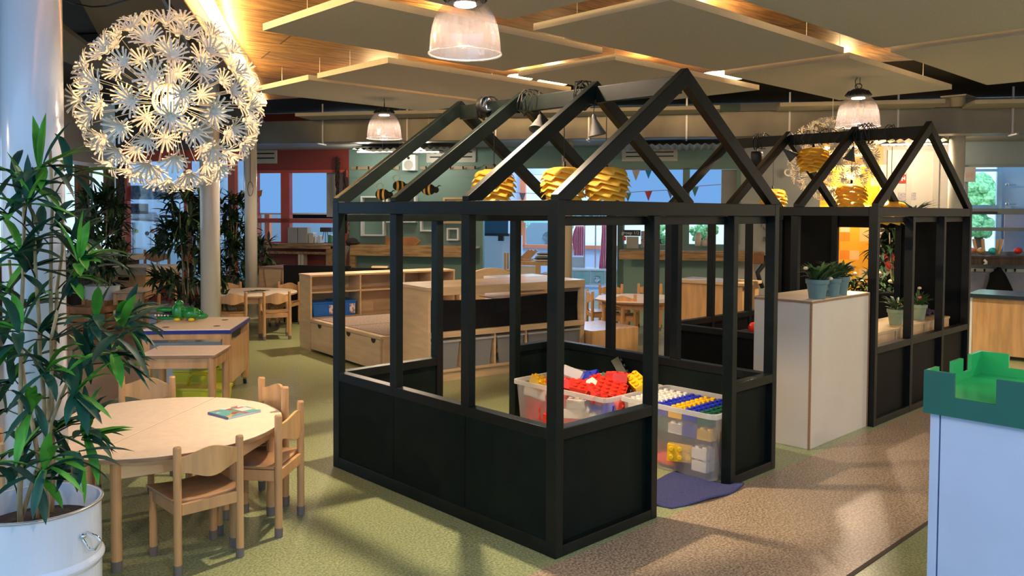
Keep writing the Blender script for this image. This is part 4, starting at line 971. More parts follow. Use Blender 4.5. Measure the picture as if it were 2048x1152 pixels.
addb('back_panel', BIRCH, u2_, .02, L2*.6, dC-.02, dC, .0, zm)
nb = 5
for i in range(1, nb): addb('divider', BIRCH, u2_, L2*i/nb-.01, L2*i/nb+.01, .005, dC-.02, .11, zm-.05)
b = MB(); n = 24; vs = []
for i in range(n+1):
    u = i/n; x = .03+(L2-.09)*u; zt = hC-.115-.022*sin(pi*min(1, u*1.2)); vs += [(x, .03, zm+.0), (x, .03+.02*sin(u*9), (zm+zt)/2), (x, .03, zt)]
b.add(vs, [(i*3+k, i*3+k+3, i*3+k+4, i*3+k+1) for i in range(n) for k in (0, 1)]); b.build('cloth_front', BLKM, u2_, sol=.006, label='black cloth panel')
GBN = 'frosted bins in the birch counter'
names = ['leftmost', 'second', 'third', 'fourth', 'rightmost']
def bin_(i, tint, toys):
    x = L2*(i+.5)/nb; p = Q0+EX*x+EY*.01
    t = thing('frosted_bin', names[i]+' frosted bin under the birch counter'+(', yellow toys inside' if toys else ''), 'bin', (p.x, p.y, .111), UA, GBN)
    w_ = L2/nb/2-.03
    b = MB(); b.prism([(-w_*.8,0),(w_*.8,0),(w_,zm-.2),(-w_,zm-.2)], .0, .02, Matrix(((1,0,0),(0,0,1),(0,1,0))))
    b.prism([(-w_*.8,0),(w_*.8,0),(w_,zm-.2),(-w_,zm-.2)], .4, .42, Matrix(((1,0,0),(0,0,1),(0,1,0)))); b.box(-w_*.8, w_*.8, .02, .4, 0, .01)
    b.build('tub', tint, t)
    MB().box(-w_-.01, w_+.01, -.012, .43, zm-.205, zm-.19).build('rim', MATS['milky rim plastic'], t)
    if toys:
        rr = random.Random(i)
        for k in range(7): MB().ball((rr.uniform(-.1,.05), .06+rr.random()*.2, .03+rr.random()*.08), .03, 8, 6).build('toy_ball', [bY, bY, mat('cream toy', (.7,.6,.4), .5), mat('grey teal toy', (.2,.3,.3), .5)][k % 4], t, smooth=True)
for i in range(nb): bin_(i, BINM, i in (2,))
# small plywood box at the end of the counter and long white-lilac cabinet behind
q = F(1166, 720); p = Q0+EX*(L2+.02)
b = MB(); b.box(0, .62, -.1, .5, 0, .34); o = b.build('plywood_box', BEECHL, bevel=.003); o.location = (p.x, p.y, 0); o.rotation_euler = (0,0,UA); tag(o, 'low plywood box at the right end of the birch counter', 'box')
p = Q0+EX*(L2*.78)+EY*.72
t = thing('white_cabinet', 'low white topped cabinet behind the birch counter', 'cabinet', (p.x, p.y, 0), UA)
addb('body', mat('lilac white melamine', (.60,.62,.74), .4), t, 0, L2*.36, 0, .5, 0, hC-.06); addb('top', WHITE, t, -.01, L2*.36+.01, -.01, .51, hC-.06, hC-.03)
# headboard-like arched chair back behind the counter
b = MB(); pr = [(-.34,0),(.34,0),(.34,.12)]+[(.34*cos(pi*i/10), .12+.16*sin(pi*i/10)) for i in range(1, 10)]+[(-.34,.12)]
b.prism(pr, 0, .025, Matrix(((1,0,0),(0,0,1),(0,1,0)))); p = AZ(982, 9.9, 0)
ah = thing('doll_bed', 'wooden doll bed with arched headboard behind the birch counter', 'doll bed', (p.x, p.y, 0), UA)
o = b.build('headboard', BIRCH, ah, bevel=.004); o.location = (0,0,.56)
addb('bed_frame', BIRCH, ah, -.34, .34, .03, .8, .3, .56); 
for x in (-.32, .32):
    for y in (.0, .78): addb('leg', BIRCH, ah, x-.02, x+.02, y, y+.04, 0, .56)
# little toys on the middle board right half
for i, (c, nm, px) in enumerate(((BLK, 'black toy bowl in the birch counter opening', 1045), (mat('olive toy', (.12,.14,.06), .5), 'olive toy vehicle in the birch counter opening', 1068), (WHITE, 'flat white tray in the birch counter opening', 1085))):
    p = AZ(px, 8.75, hC-.22); o = MB().ball((0,0,.04), .06, 12, 8, (1.2,1,.7)).build('toy', c, smooth=True); 
    o.location = (p.x, p.y, zm+.0) if False else (p.x, p.y, hC-.16); tag(o, nm, 'toy')
for z_, in ((hC-.165,),): addb('toy_shelf', BIRCH, u2_, L2*.52, L2-.05, .1, dC, z_-.015, z_)
# wedge seat and black low screens by the far left table
p = AZ(517, 11.6, 0); e = (AZ(566, 11.4, 0)-p); ang = math.atan2(e.y, e.x)
zt_ = A(517, 533, 11.6).z
wg = thing('wedge_locker', 'tan locker with slanted door lines right of the second cream column', 'locker', (p.x, p.y, 0), ang)
wL = e.length
addb('body', BIRCH, wg, 0, wL, 0, .5, 0, zt_-.02); addb('top', EDGE, wg, -.01, wL+.01, -.01, .5, zt_-.02, zt_)
b = MB(); b.bar((.22*wL,-.004,zt_-.03),(.45*wL,-.004,.1),.006,.012,up=(0,1,0)); b.bar((.98*wL,-.004,zt_-.03),(.82*wL,-.004,.1),.006,.012,up=(0,1,0)); b.build('panel_gap', EDGE, wg)
p = AZ(568, 11.2, 0); p2_ = AZ(700, 11.0, 0); zt_ = A(600, 530, 11.2).z
b = GMB(); b.bar((p.x,p.y,zt_/2),(p2_.x,p2_.y,zt_/2),.05,zt_); tag(b.build('screen_panel', BLKM, bevel=.004), 'long low black screen between the tan locker and the birch shelf unit', 'screen')
p = AZ(700, 10.6, 0); p2_ = AZ(790, 10.6, 0)
b = GMB(); zt_ = A(750, 536, 10.6).z; b.bar((p.x,p.y,zt_/2),(p2_.x,p2_.y,zt_/2),.05,zt_); tag(b.build('screen_panel', BLKM, bevel=.004), 'second black screen behind the middle of the birch shelf unit', 'screen')
b = GMB(); p = AZ(744, 10.6, zt_+.012); p2_ = AZ(776, 10.6, zt_+.012); b.bar(p, p2_, .12, .02); tag(b.build('wooden_board', BIRCH), 'small wooden board lying on top of the second black screen', 'board')
# tall wooden cabinet back seen through the playhouses
p = AZ(1352, 8.75, 0); p2_ = AZ(1487, 8.3, 0); e = p2_-p; zt_ = A(1420, 563, 8.5).z
wc = thing('wooden_cabinet', 'honey wood cabinet seen from behind through both black playhouses', 'cabinet', (p.x, p.y, 0), math.atan2(e.y, e.x))
addb('back_panel', BEECHL, wc, 0, e.length, 0, .02, .0, zt_-.03); addb('body', BEECHL, wc, 0, e.length, .02, .45, 0, zt_-.03); addb('top', BIRCH, wc, -.02, e.length+.03, -.03, .46, zt_-.03, zt_)
MB().ball((e.length*.6, -.006, zt_-.42), .012, 8, 6).build('knob', WHITE, wc, smooth=True)
# counter at the far right
p = AZ(1944, 8.75, 0); p2_ = AZ(2140, 8.2, 0); e = p2_-p
zt_ = A(1990, 590, 8.6).z
rc = thing('counter', 'honey wood counter with black worktop right of the smaller playhouse', 'counter', (p.x, p.y, 0), math.atan2(e.y, e.x))
addb('body', BEECHL, rc, .03, e.length, .0, .6, .04, zt_-.04); addb('worktop', mat('black gloss worktop', (.03,.045,.055), .2), rc, -.02, e.length, -.04, .64, zt_-.04, zt_); addb('side_panel', mat('white edge panel', (.75,.72,.64), .4), rc, 0, .028, -.005, .6, 0, zt_-.04)
# ================================================================== COLUMNS, BAFFLES, LAMPS
def column(px, D, r, ztop, m, label, cap=False):
    p = AZ(px, D, 0); t = thing('column', label, 'column', (p.x, p.y, 0))
    MB().tube([(0,0,0),(0,0,ztop)], r, 48).build('shaft', m, t, smooth=True)
    MB().tube([(0,0,0),(0,0,.012)], r*1.25, 32).build('base_ring', m, t)
    if cap: MB().box(-r*2, r*2, -r*1.6, r*1.6, ztop, ztop+.02).build('cap_plate', m, t)
    return t
def smooth_auto(o): pass
column(67, 3.2, .1085, 3.1, DRUMB, 'thick glossy white column at the left edge behind the potted bamboo')
column(420, 8.7, .10, 3.05, COLM, 'cream column rising behind the activity table with the crocodile')
column(502, 11.6, .084, 3.3, COLM, 'slimmer cream column with a hanging cord, left of the red windows')
t_ = column(1911, 11.8, .105, A(1911,197,11.8).z, COLM, 'cream column with cap plate right of the smaller playhouse', True)
t_ = column(1134, 13.2, .09, A(1134,222,13.2).z, mat('peach column paint', (.66,.52,.38), .3), 'peach column behind the large playhouse, left of the red curtains', True)
p = AZ(501, 11.5, 0); zA, zB = A(505, 300, 11.5).z, A(505, 385, 11.5).z
b = GMB(); b.tube([(p.x,p.y,3.2),(p.x,p.y,zB+.15)], .004, 5); b.tube([(p.x,p.y,zB+.15)]+[(p.x+.04*sin(a), p.y, zB+.05+.1*cos(a)) for a in [i*pi/6 for i in range(0,13)]], .004, 5)
tag(b.build('looped_cable', BLK), 'black cord with a loop hanging down the slimmer cream column', 'cord')
GPN = 'acoustic ceiling panels'
def baffle(x0, x1, y0, y1, label, wires=()):
    t = thing('ceiling_panel', label, 'ceiling panel', (x0, y0, 2.82), 0, GPN)
    MB().box(.008, x1-x0-.008, .008, y1-y0-.008, 0, .048).build('felt_board', BAFF, t)
    b = MB(); X, Y = x1-x0, y1-y0
    for q in ((0,X,0,.008),(0,X,Y-.008,Y),(0,.008,.008,Y-.008),(X-.008,X,.008,Y-.008)): b.box(*q, -.001, .05)
    b.build('edge_strip', BAFFE, t)
    lamp('deck_fill', (X/2, Y/2, .16), 15, (1,.64,.28), .08, t)  # added unseen light warming the deck above; the panel has no lamp
    for wx_ in (.25, X-.25):
        for wy in (.2, Y-.2): MB().tube([(wx_,wy,.05),(wx_,wy,.285)], .0025, 5).build('wire', ALU, t)
baffle(.30, 2.70, 2.04, 3.24, 'acoustic ceiling panel behind the nearest clear dome lamp')
baffle(1.70, 4.10, 3.66, 4.86, 'acoustic ceiling panel between the two warm ceiling glows on the left')
baffle(1.68, 4.08, 5.0, 6.2, 'farthest acoustic ceiling panel, over the small left dome lamp')
baffle(1.69, 4.09, .64, 1.84, 'large acoustic ceiling panel right of the nearest dome lamp, in front of the gable tip')
baffle(3.0, 5.4, 2.15, 3.35, 'acoustic ceiling panel seen above and behind the large playhouse roof')
baffle(1.68, 4.08, -.87, .33, 'largest looking acoustic ceiling panel at the top right')
baffle(4.3, 6.7, -.87, .35, 'acoustic ceiling panel cut by the right edge of the photo')
baffle(4.32, 6.76, .70, 1.90, 'acoustic ceiling panel over the dome lamp of the smaller playhouse')
baffle(-1.07, 1.33, .5, 1.72, 'acoustic ceiling panel cut by the top edge above the nearest dome lamp')
# warm uplights above the panels
def uplight(loc, label, pw=28, R_=.15):
    t = thing('ceiling_lamp', label, 'lamp', loc, radians(20), 'flat warm lamps glowing above the ceiling panels')
    MB().lathe([(.001,-.022),(R_*.9,-.018),(R_,0),(R_*.9,.018),(.001,.022)], 24).build('glowing_disc', GLOW, t)
    MB().tube([(0,0,.012),(0,0,cz-loc[2])], .008, 6).build('stem', ALU, t)
    lamp('uplight', (0, 0, .05), pw, (1,.62,.25), .08, t)
GLOW = emis('warm glowing lamp face', (1,.72,.36), 7)
def upl(px, py, z, label, pw=30, R_=.15):
    p = F(px, py, z); uplight((p.x, p.y, z), label, pw, R_)
upl(775, 174, 2.93, 'flat warm lamp glowing between the two left ceiling panels', 34)
upl(1105, 165, 2.93, 'flat warm lamp glowing just above the middle of the large playhouse ridge', 34, .18)
upl(1040, 155, 3.0, 'dimmer warm lamp behind the one over the playhouse ridge', 20)
upl(1446, 152, 2.93, 'flat warm lamp glowing right of the gable tip of the large playhouse', 40, .25)
# dome lamps
def dome_proto():
    t = thing('dome_lamp', 'x', 'pendant lamp')
    pr = [(.199,0),(.197,.03),(.192,.09),(.182,.15),(.166,.20),(.143,.245),(.112,.275),(.085,.285)]
    n = 72; b = MB(); vs = []
    for k, (r, z) in enumerate(pr):
        for j in range(n): rr_ = r*(1+.006*(j % 2)); vs.append((rr_*cos(2*pi*j/n), rr_*sin(2*pi*j/n), z))
    b.add(vs, [(i*n+j, i*n+(j+1) % n, (i+1)*n+(j+1) % n, (i+1)*n+j) for i in range(len(pr)-1) for j in range(n)])
    b.build('dome', DOME, t)
    b = MB(); b.tube([(.202*cos(2*pi*j/48), .202*sin(2*pi*j/48), 0) for j in range(49)], .0055, 8, cap=False); b.build('rim', RIMG, t, smooth=True)
    MB().lathe([(.001,.36),(.05,.358),(.09,.335),(.105,.31),(.112,.295),(.105,.284),(.09,.275),(.001,.28)], 32).build('housing', mat('black cast housing', (.02,.02,.018), .5), t, smooth=True)
    b = MB()
    for j in range(24): a = 2*pi*j/24; b.bar((.085*cos(a), .085*sin(a), .335), (.118*cos(a), .118*sin(a), .293), .004, .02)
    b.build('cooling_fins', mat('black cast housing', (.02,.02,.018), .5), t)
    MB().tube([(.03*sin(a), 0, .385+.025*cos(a)) for a in [i*pi/6 for i in range(13)]], .005, 6).build('hook', BLK, t)
    b = MB(); b.tube([(-.012,0,.40),(-.012,0,.47)], .003, 5); b.tube([(.0,0,.36),(.025,0,.40),(.03,0,.44),(.012,0,.47)], .004, 5); b.build('cable', BLK, t)
    MB().ball((0,0,.268), .062, 16, 8, (1,1,.12)).build('bulb', BULBW, t, smooth=True)
    sl = lamp('bulb_light', (0,0,.24), 300, (1,.80,.56), .05, t, 'SPOT'); sl.data.spot_size = radians(158); sl.data.spot_blend = .25; sl.data.shadow_soft_size = .05
    return t
dl = dome_proto(); GD = 'clear dome pendant lamps'
dl.location = A(930, 108, 4.6); dl['label'] = 'nearest and largest clear dome pendant lamp, at the top centre'; dl['group'] = GD
dup(dl, A(768.5, 277, 9.6), 1, 'smallest clear dome pendant lamp, left of the large playhouse roof')
dup(dl, A(1715.5, 253, 7.96), 2, 'clear dome pendant lamp over the smaller playhouse ridge')
for x, y, lb in ((3.0,-3.0,'added unseen dome lamp behind the camera, right'), (7.6,-2.4,'added unseen dome lamp beyond the right edge'), (-1.9,-3.9,'added unseen dome lamp behind the camera, left'), (-4.6,2.2,'added unseen dome lamp beyond the left edge')):
    dup(dl, (x, y, 2.36), x, lb)  # unseen copies added to light the near part of the hall
# dandelion lamp
def flower(seed):
    rr = random.Random(seed); b = MB(); n = rr.choice((14, 15, 16)); L = .066
    for k in range(n):
        a = 2*pi*(k+.3*rr.random())/n; sp = rr.uniform(.75, 1.05); c, s_ = cos(a), sin(a)
        pts = []
        for i in range(5):
            u = i/4; rad = L*sp*sin(u*1.25)/sin(1.25); z = .016+.085*u-.048*u*u*sp
            pts.append((rad, z))
        wd = .0078; vs = []
        for (r_, z) in pts:
            vs += [(r_*c-s_*wd*.5, r_*s_+c*wd*.5, z), (r_*c, r_*s_, z-.0016), (r_*c+s_*wd*.5, r_*s_-c*wd*.5, z)]
        b.add(vs, [f for i in range(4) for f in ((i*3,i*3+1,i*3+4,i*3+3),(i*3+1,i*3+2,i*3+5,i*3+4))])
    b.lathe([(.001,.012),(.010,.014),(.012,.019),(.006,.023),(.001,.0235)], 8)
    return b
def dandelion(loc, label, R=.325, N=98, seed=3):
    t = thing('dandelion_lamp', label, 'pendant lamp', loc, 0, 'dandelion lamps')
    metas = []
    for s_ in range(4):
        o = flower(s_).build('flower_shade', PETM, t, smooth=False, sol=.0008); metas.append(o)
    rr = random.Random(seed); st = MB()
    for i in range(N):
        z = 1-2*(i+.5)/N; a = i*2.399963+rr.uniform(-.06,.06); r_ = sqrt(1-z*z); d = Vector((r_*cos(a), r_*sin(a), z))
        src = metas[i % 4]; o = src if i < 4 else src.copy()
        if i >= 4: COL.objects.link(o); o.parent = t
        q = Vector((0,0,1)).rotation_difference(d) @ __import__('mathutils').Quaternion((0,0,1), rr.uniform(0,6))
        o.rotation_mode = 'QUATERNION'; o.rotation_quaternion = q; o.location = d*R*rr.uniform(.96,1.03); sc = rr.uniform(.92,1.12); o.scale = (sc,)*3
        st.tube([d*.09, d*R], .0011, 4)
    st.build('stalks', PETM, t)
    cg = MB()
    for j in range(18):
        a = 2*pi*j/18; cg.tube([(.072*sin(u)*cos(a), .072*sin(u)*sin(a), .072*cos(u)+.01) for u in [radians(x) for x in range(15, 166, 15)]], .0042, 5)
    cg.build('inner_cage', mat('frosted cage plastic', (.85,.72,.45), .4), t)
    MB().lathe([(.001,.12),(.018,.12),(.026,.06),(.026,.05),(.001,.05)], 12).build('socket', WHITE, t, smooth=True)
    MB().ball((0,0,.0), .032, 14, 10, (1,1,1.25)).build('bulb', BULB, t, smooth=True)
    MB().tube([(0,0,.12),(0,0,3.1-loc[2])], .003, 6).build('cord', mat('white cord', (.7,.7,.68), .5), t)
    lamp('bulb_light', (0,0,-.0), 26, (1,.66,.32), .055, t)
    return t
dn = dandelion(A(341, 206, 3.57), 'huge white dandelion pendant lamp hanging over the near round table')
D2 = 12.4; o = copy_tree(dn); pz = A(1664, 318, 10.5); o.location = pz; o.scale = (1.0,)*3; o['label'] = 'warm dandelion pendant lamp beyond the smaller playhouse'
sc_ = (88/FPX*10.5)/.40; o.scale = (sc_,)*3; o.rotation_euler = (0,0,1.3)
for ch in o.children:
    if ch.type == 'LIGHT': ch.data = ch.data.copy(); ch.data.energy = 70
    if ch.name.startswith('cord'): ch.scale = (1,1,(3.31-pz.z)/(3.1-dn.location.z)/sc_)
# ================================================================== POTTED BAMBOO
def drum(t, r, h, m=DRUMB, ridge=True, soil=True):
    prof = [(.001,0),(r,0),(r,.01)]
    if ridge: prof += [(r,h*.56),(r+.008,h*.585),(r+.010,h*.60),(r+.008,h*.615),(r,h*.64)]
    prof += [(r,h-.012),(r+.005,h-.008),(r+.005,h),(r-.004,h),(r-.004,h-.10),(.001,h-.10)]
    MB().lathe(prof, 64).build('drum', m, t, smooth=False)
    b = MB(); b.lathe([(r-.005,h-.08),(r*.5,h-.065),(.001,h-.06)], 32); b.build('soil', SOIL, t, smooth=True)
dp = AZ(64, 2.8, 0); pot1 = thing('potted_bamboo', 'large bamboo plant in a glossy white steel drum at the left front edge', 'potted plant', (dp.x, dp.y, 0))
drum(pot1, .20, .50); 
MB().tube([(.2045*cos(2*pi*j/64), .2045*sin(2*pi*j/64), .497) for j in range(65)], .004, 6, cap=False).build('rim', ALU, pot1, smooth=True)
# wire handle towards the camera's right
hd = RIGHT.copy(); hdn = Vector((hd.x, hd.y, 0)).normalized(); side = Vector((-hdn.y, hdn.x, 0))
hdn = (hdn*.94-side*.34).normalized(); side = Vector((-hdn.y, hdn.x, 0))
def hpt(o_, s_, z): return tuple(hdn*(.205+o_)+side*s_+Vector((0,0,z)))
MB().tube([hpt(-.002,.0,.412), hpt(.02,.0,.425), hpt(.065,.0,.418), hpt(.080,.0,.405), hpt(.055,.0,.372), hpt(.03,.0,.368), hpt(.004,.0,.395), hpt(-.002,.0,.412)], .0045, 8).build('handle', CHR, pot1, smooth=True, label='chrome wire handle')
MB().ball(hpt(.004,0,.41), .011, 8, 6).build('rivet', CHR, pot1)
def bamboo(t, root, clusters, canes, ln=(.13,.19), wd=.026, seed=1, n=(6,10)):
    """clusters: world points of leaf whorls; canes: list of top points"""
    rr = random.Random(seed); loc = Vector(t.location); cb_ = MB(); tb = MB(); lf = MB()
    cp = []
    for c in canes:
        base = Vector((rr.uniform(-.07,.07)*root, rr.uniform(-.07,.07)*root, .38*root if root < 1.2 else .38)); top = Vector(c)-loc
        pts = [base.lerp(top, u)+Vector((rr.uniform(-.008,.008), rr.uniform(-.008,.008), 0)) for u in [i/8 for i in range(9)]]
        cb_.tube(pts, .009*root, 8, .005*root); cp.append(pts)
    for c in clusters:
        q = Vector(c)-loc
        best = min(((p-q).length+max(0, p.z-q.z)*2, k, i) for k, pts in enumerate(cp) for i, p in enumerate(pts)); p = cp[best[1]][best[2]]
        mid = p.lerp(q, .5)+Vector((0,0,.03*(q-p).length/.3)); tb.tube([p, mid, q], .0032*root, 5, .002*root)
        ax = (q-p); ax = ax.normalized() if ax.length > .03 else Vector((0,0,1))
        for k in range(rr.randint(*n)):
            a = rr.uniform(0, 2*pi); s1 = ax.cross(Vector((.3,.2,1))).normalized(); s2 = ax.cross(s1)
            d = ax*rr.uniform(.1,1.0)+(s1*cos(a)+s2*sin(a))*rr.uniform(.5,1.1)
            lf.m = 1 if rr.random() < .28 else 0
            lf.blade(q+Vector((rr.uniform(-.015,.015),)*3)*root, d, rr.uniform(*ln), wd*rr.uniform(.75,1.15), rr.uniform(.1,1.1), 5, fold=.22)
    n0 = len(cb_.v); cb_.v += tb.v; cb_.f += [tuple(n0+i for i in f) for f in tb.f]; cb_.mi += [1]*len(tb.f)
    cb_.build('stems', [CANE, mat('dark twig', (.03,.035,.015), .6)], t, smooth=True)
    lf.build('foliage', [LEAF, LEAFL], t, smooth=True)
rr = random.Random(21)
cl = [(60,405),(25,350),(108,450),(145,480),(40,500),(150,555),(55,610),(20,580),(85,660),(35,690),(238,668),(180,720),(175,690),(95,740),(30,760),(190,640),(150,790),
      (65,820),(15,820),(110,860),(180,845),(45,900),(95,930),(150,915),(25,960),(70,965),(140,350),(85,330),(20,430),(75,470),(160,520),(12,640),(55,540),(168,870),(60,380),(70,720),(225,705),(40,660),(262,655),(248,640),(215,725)]
CW_ = [A(x, y, 2.8+rr.uniform(-.26,.16)) for x, y in cl]
bamboo(pot1, 1.0, CW_, [A(100,300,2.85), A(45,360,2.75), A(125,420,2.9), A(70,480,2.7), A(20,520,2.9), A(150,700,2.75), A(110,620,2.65)], (.11,.18), .034, 2, (7,11))
def plant(px, D, pot_r, pot_h, top_py, wpx, label, n, potm, seed, potname='drum', y_base=None, drumish=True, lnf=1.0, z0=0):
    p = AZ(px, D, 0); t = thing('potted_bamboo', label, 'potted plant', (p.x, p.y, z0))
    if drumish: drum(t, pot_r, pot_h, potm)
    else:
        MB().lathe([(.001,0),(pot_r*.85,0),(pot_r,pot_h),(pot_r*.9,pot_h),(pot_r*.88,pot_h-.05),(.001,pot_h-.06)], 24).build('pot', potm, t)
    rr = random.Random(seed); zt = A(px, top_py, D).z; w_ = wpx/FPX*D/2; cls = []; cns = []
    for i in range(n):
        u = rr.random()**.8; z = pot_h+z0+(zt-pot_h-z0)*u; a = rr.uniform(0, 6.28); rd = w_*rr.uniform(.15,1)*(1-.35*u)
        cls.append((p.x+rd*cos(a), p.y+rd*sin(a), z))
    for i in range(6): a = rr.uniform(0, 6.28); cns.append((p.x+w_*.4*cos(a), p.y+w_*.4*sin(a), z0+pot_h+(zt-pot_h-z0)*rr.uniform(.6,1)))
    bamboo(t, 1.15, cls, cns, (.15*lnf,.25*lnf), .045*lnf, seed, (8,12)); return t
LEAF_, LEAFL_ = LEAF, LEAFL
LEAF = mat('dark olive leaf', (.022,.050,.022), .5, .4, 8); LEAFL = mat('mid olive leaf', (.06,.12,.03), .5, .3, 8)
plant(375, 9.6, .22, .34, 385, 150, 'tall dark bamboo plant left of the cream column, behind the crocodile', 90, CONC, 11)
plant(467, 12.3, .30, .46, 400, 100, 'bamboo plant in a pale concrete pot between the two cream columns', 70, CONC, 12, drumish=False)
plant(520, 13.0, .2, .5, 485, 70, 'low bamboo leaves right of the slimmer cream column, under the red window', 18, CONC, 15, drumish=False)
plant(203, 10.2, .20, .58, 385, 120, 'bamboo plant in a tall white drum left, beside the white sand table', 75, WHITE, 13)
plant(1668, 9.0, .16, .5, 590, 60, 'low dark plant glimpsed left of the smaller playhouse post', 14, BLKM, 16, drumish=False)
plant(1785, 9.0, .2, .5, 455, 90, 'tall houseplant glimpsed through the smaller playhouse window', 34, BLKM, 14, drumish=False)
# spiky plant above the small playhouse's far panel
p = AZ(1830, 8.7, 0); zt = A(1830, 417, 8.7).z
t = thing('spiky_plant', 'spiky plant tips showing above the front beam of the smaller playhouse', 'plant', (p.x, p.y, 0))
MB().tube([(0,0,0),(0,0,zt)], .03, 10).build('trunk', CANE, t)
b = MB(); rr = random.Random(4)
for i in range(46): a = rr.uniform(0,6.28); b.blade((0,0,zt-.03), (cos(a), sin(a), rr.uniform(.1,.9)), rr.uniform(.14,.26), .018, rr.uniform(.1,.6), 4)
b.build('foliage', LEAF, t, smooth=True)
# ================================================================== ON THE BACK WALL
def wthing(name, label, cat, px, py, o=0, group=None): 
    p = WP(px, py, o); return thing(name, label, cat, p, WA, group)
def wpart(name, m, t, *rects, **k):
    b = WMB()
    for r in rects: b.wb(*r)
    return b.build(name, m, t, **k)
# red windows
b = WMB()
for r in ((512,340,692,346,.0,.03),(512,437,692,446,-.06,.03),(512,484,692,490,0,.04),(510,340,514,490,-.1,.03),(561,340,579,490,-.1,.03),(688,340,694,490,-.1,.03)): b.wb(*r)
struct('window_6', b, REDF, bevel=.004)
b = WMB(); b.wb(514, 344, 563, 426, -.12, -.09); tag(b.build('roller_blind', BLIND), 'daylit blue roller blind in the narrow left red window', 'blind')
b = WMB(); b.wb(577, 344, 652, 426, -.12, -.09); tag(b.build('roller_blind', BLIND), 'daylit blue roller blind in the wide right red window', 'blind')
b = WMB(); b.wb(653, 344, 690, 434, -.12, -.09); tag(b.build('roller_blind', GREYL), 'narrow grey blind at the right end of the red windows', 'blind')
for a, c in ((514,563),(577,652)):
    b = WMB(); b.wb(a, 426, c, 429, -.12, -.08); tag(b.build('blind_bar', WHITE), 'white bottom bar of the %s roller blind in the red windows' % ('left' if a < 560 else 'right'), 'blind bar')
# outdoors behind the windows: bright sky card far off, hedge, dark eave
b = WMB(); b.box(wsz(300,400)[0]-3, wsz(760,400)[0]+2, -9, -8.8, -.5, 5)
o = b.build('sky_view', SKYW); o['kind'] = 'structure'
hed = mat('hedge leaves with painted daylight', (.10,.35,.20), .7, .0, 26, col2=(.55,.95,.75), bump=1)  # strong daylight put into the pale leaf colour; no sun reaches it
b = WMB(); rr = random.Random(8); s0 = wsz(545,450)[0]-1; s1 = wsz(700,450)[0]+2
for i in range(90): b.ball((s0+(s1-s0)*i/90, -6.5+rr.uniform(-.3,.3), rr.uniform(.4,1.25)), rr.uniform(.25,.4), 8, 6)
tag(b.build('hedge', hed, smooth=True), 'bright green hedge outside the red windows', 'hedge')
b = WMB(); b.wb(575, 429, 700, 437, -1.1, -.9); tag(b.build('eave', BLKM), 'dark eave edge seen outside above the hedge in the red windows', 'eave')
b = WMB(); b.wb(529, 426, 541, 900, -1.0, -.9); tag(b.build('outdoor_post', ORF), 'orange post outside the narrow left red window', 'post')
lamp('greenery_fill', WT @ Vector((-4.5, -3.2, 3.0)), 350, (.75,.95,1), .5)  # added lamp standing in for daylight on the hedge
# things on the red sill shelf
for i, (x0, y0, x1, m, lb) in enumerate(((575,455,594,GREYL,'grey lever box at the left on the red window sill'),(595,455,615,GREYL,'grey lever box beside its twin on the red window sill'),(617,466,627,CREAM,'upright cream folder on the red window sill'),(628,472,632,WHITE,'slim white bottle on the red window sill'),(635,471,641,WHITE,'white carton on the red window sill'))):
    b = WMB(); b.wb(x0+.4, y0, x1-.4, 486.5, .05, .2); tag(b.build('sill_box', m, bevel=.004), lb, 'box', 'boxes on the red window sill')
t = wthing('bottle_dryer', 'thin wire stand with dark bottles on the red window sill', 'stand', 651, 486, .12)
b = WMB(); 
for x in (643, 651, 659): 
    a = WP(x, 486, .12); c = WP(651+(x-651)*.4, 464, .12); b2 = None
    b.T = I4; b.tube([a, c], .006, 5)
b.build('wire_frame', BLK, t)
b = MB(WT); b.wb(640, 455, 662, 464, .08, .16); b.build('bottle_row', mat('dark brown bottles', (.05,.02,.01), .2), t)
b = WMB(); b.wb(655, 470, 662, 486.5, .1, .2); tag(b.build('green_jar', mat('green glass jar', (.05,.22,.05), .2), bevel=.01), 'green jar at the right end of the red window sill, beside the playhouse post', 'jar')
# plank counters below
def bench(px0, px1, py0, py1, label, o=.38, legs=(), m=WOODH):
    t = wthing('plank_counter', label, 'counter', px0, py1, 0, 'plank counters along the back wall')
    b = WMB(); s0 = wsz(px0, py0, o)[0]; s1 = wsz(px1, py0, o)[0]; za = (wsz(px0, py0, o)[1]+wsz(px1, py0+ (1.5 if px1-px0 > 200 else 0), o)[1])/2
    th_ = abs(wsz(px0, py0, o)[1]-wsz(px0, py1, o)[1])
    b.box(s0, s1, .0, o, za-.035, za); b.build('plank_top', m, t, bevel=.004)
    b = WMB(); b.box(s0, s1, o-.03, o+.002, za-th_, za-.036); b.build('front_plank', m, t, bevel=.004)
    for l in legs: 
        b = WMB(); sl = wsz(l, 500, o)[0]; b.box(sl-.05, sl+.05, o-.12, o-.04, 0, za-th_); b.build('leg', m, t, bevel=.003)
bench(516, 660, 488, 497, 'weathered plank counter below the red windows', legs=(655,))
bench(700, 950, 491, 512, 'pale plank counter below the white wall frames', legs=(703,), m=mat('pale pine plank', (.42,.25,.11), .55, .35, 3, bump=.25, stretch=(1,8,8)))
bench(1238, 1530, 502, 520, 'rough bark edged plank counter below the teal windows')
bench(1935, 2080, 513, 530, 'dark plank counter below the right window', m=DARKW)
b = WMB(); b.wb(516, 503, 655, 508, .1, .3); tag(b.build('lower_shelf', WOODH), 'lower plank shelf under the red window counter', 'shelf')
for x in (600, 606): 
    b = WMB(); b.wb(x-4, 508, x+1, 540, .1, .25); tag(b.build('plank', CREAM), 'pale upright slat %s under the red window counter' % ('on the left' if x == 600 else 'on the right'), 'slat')
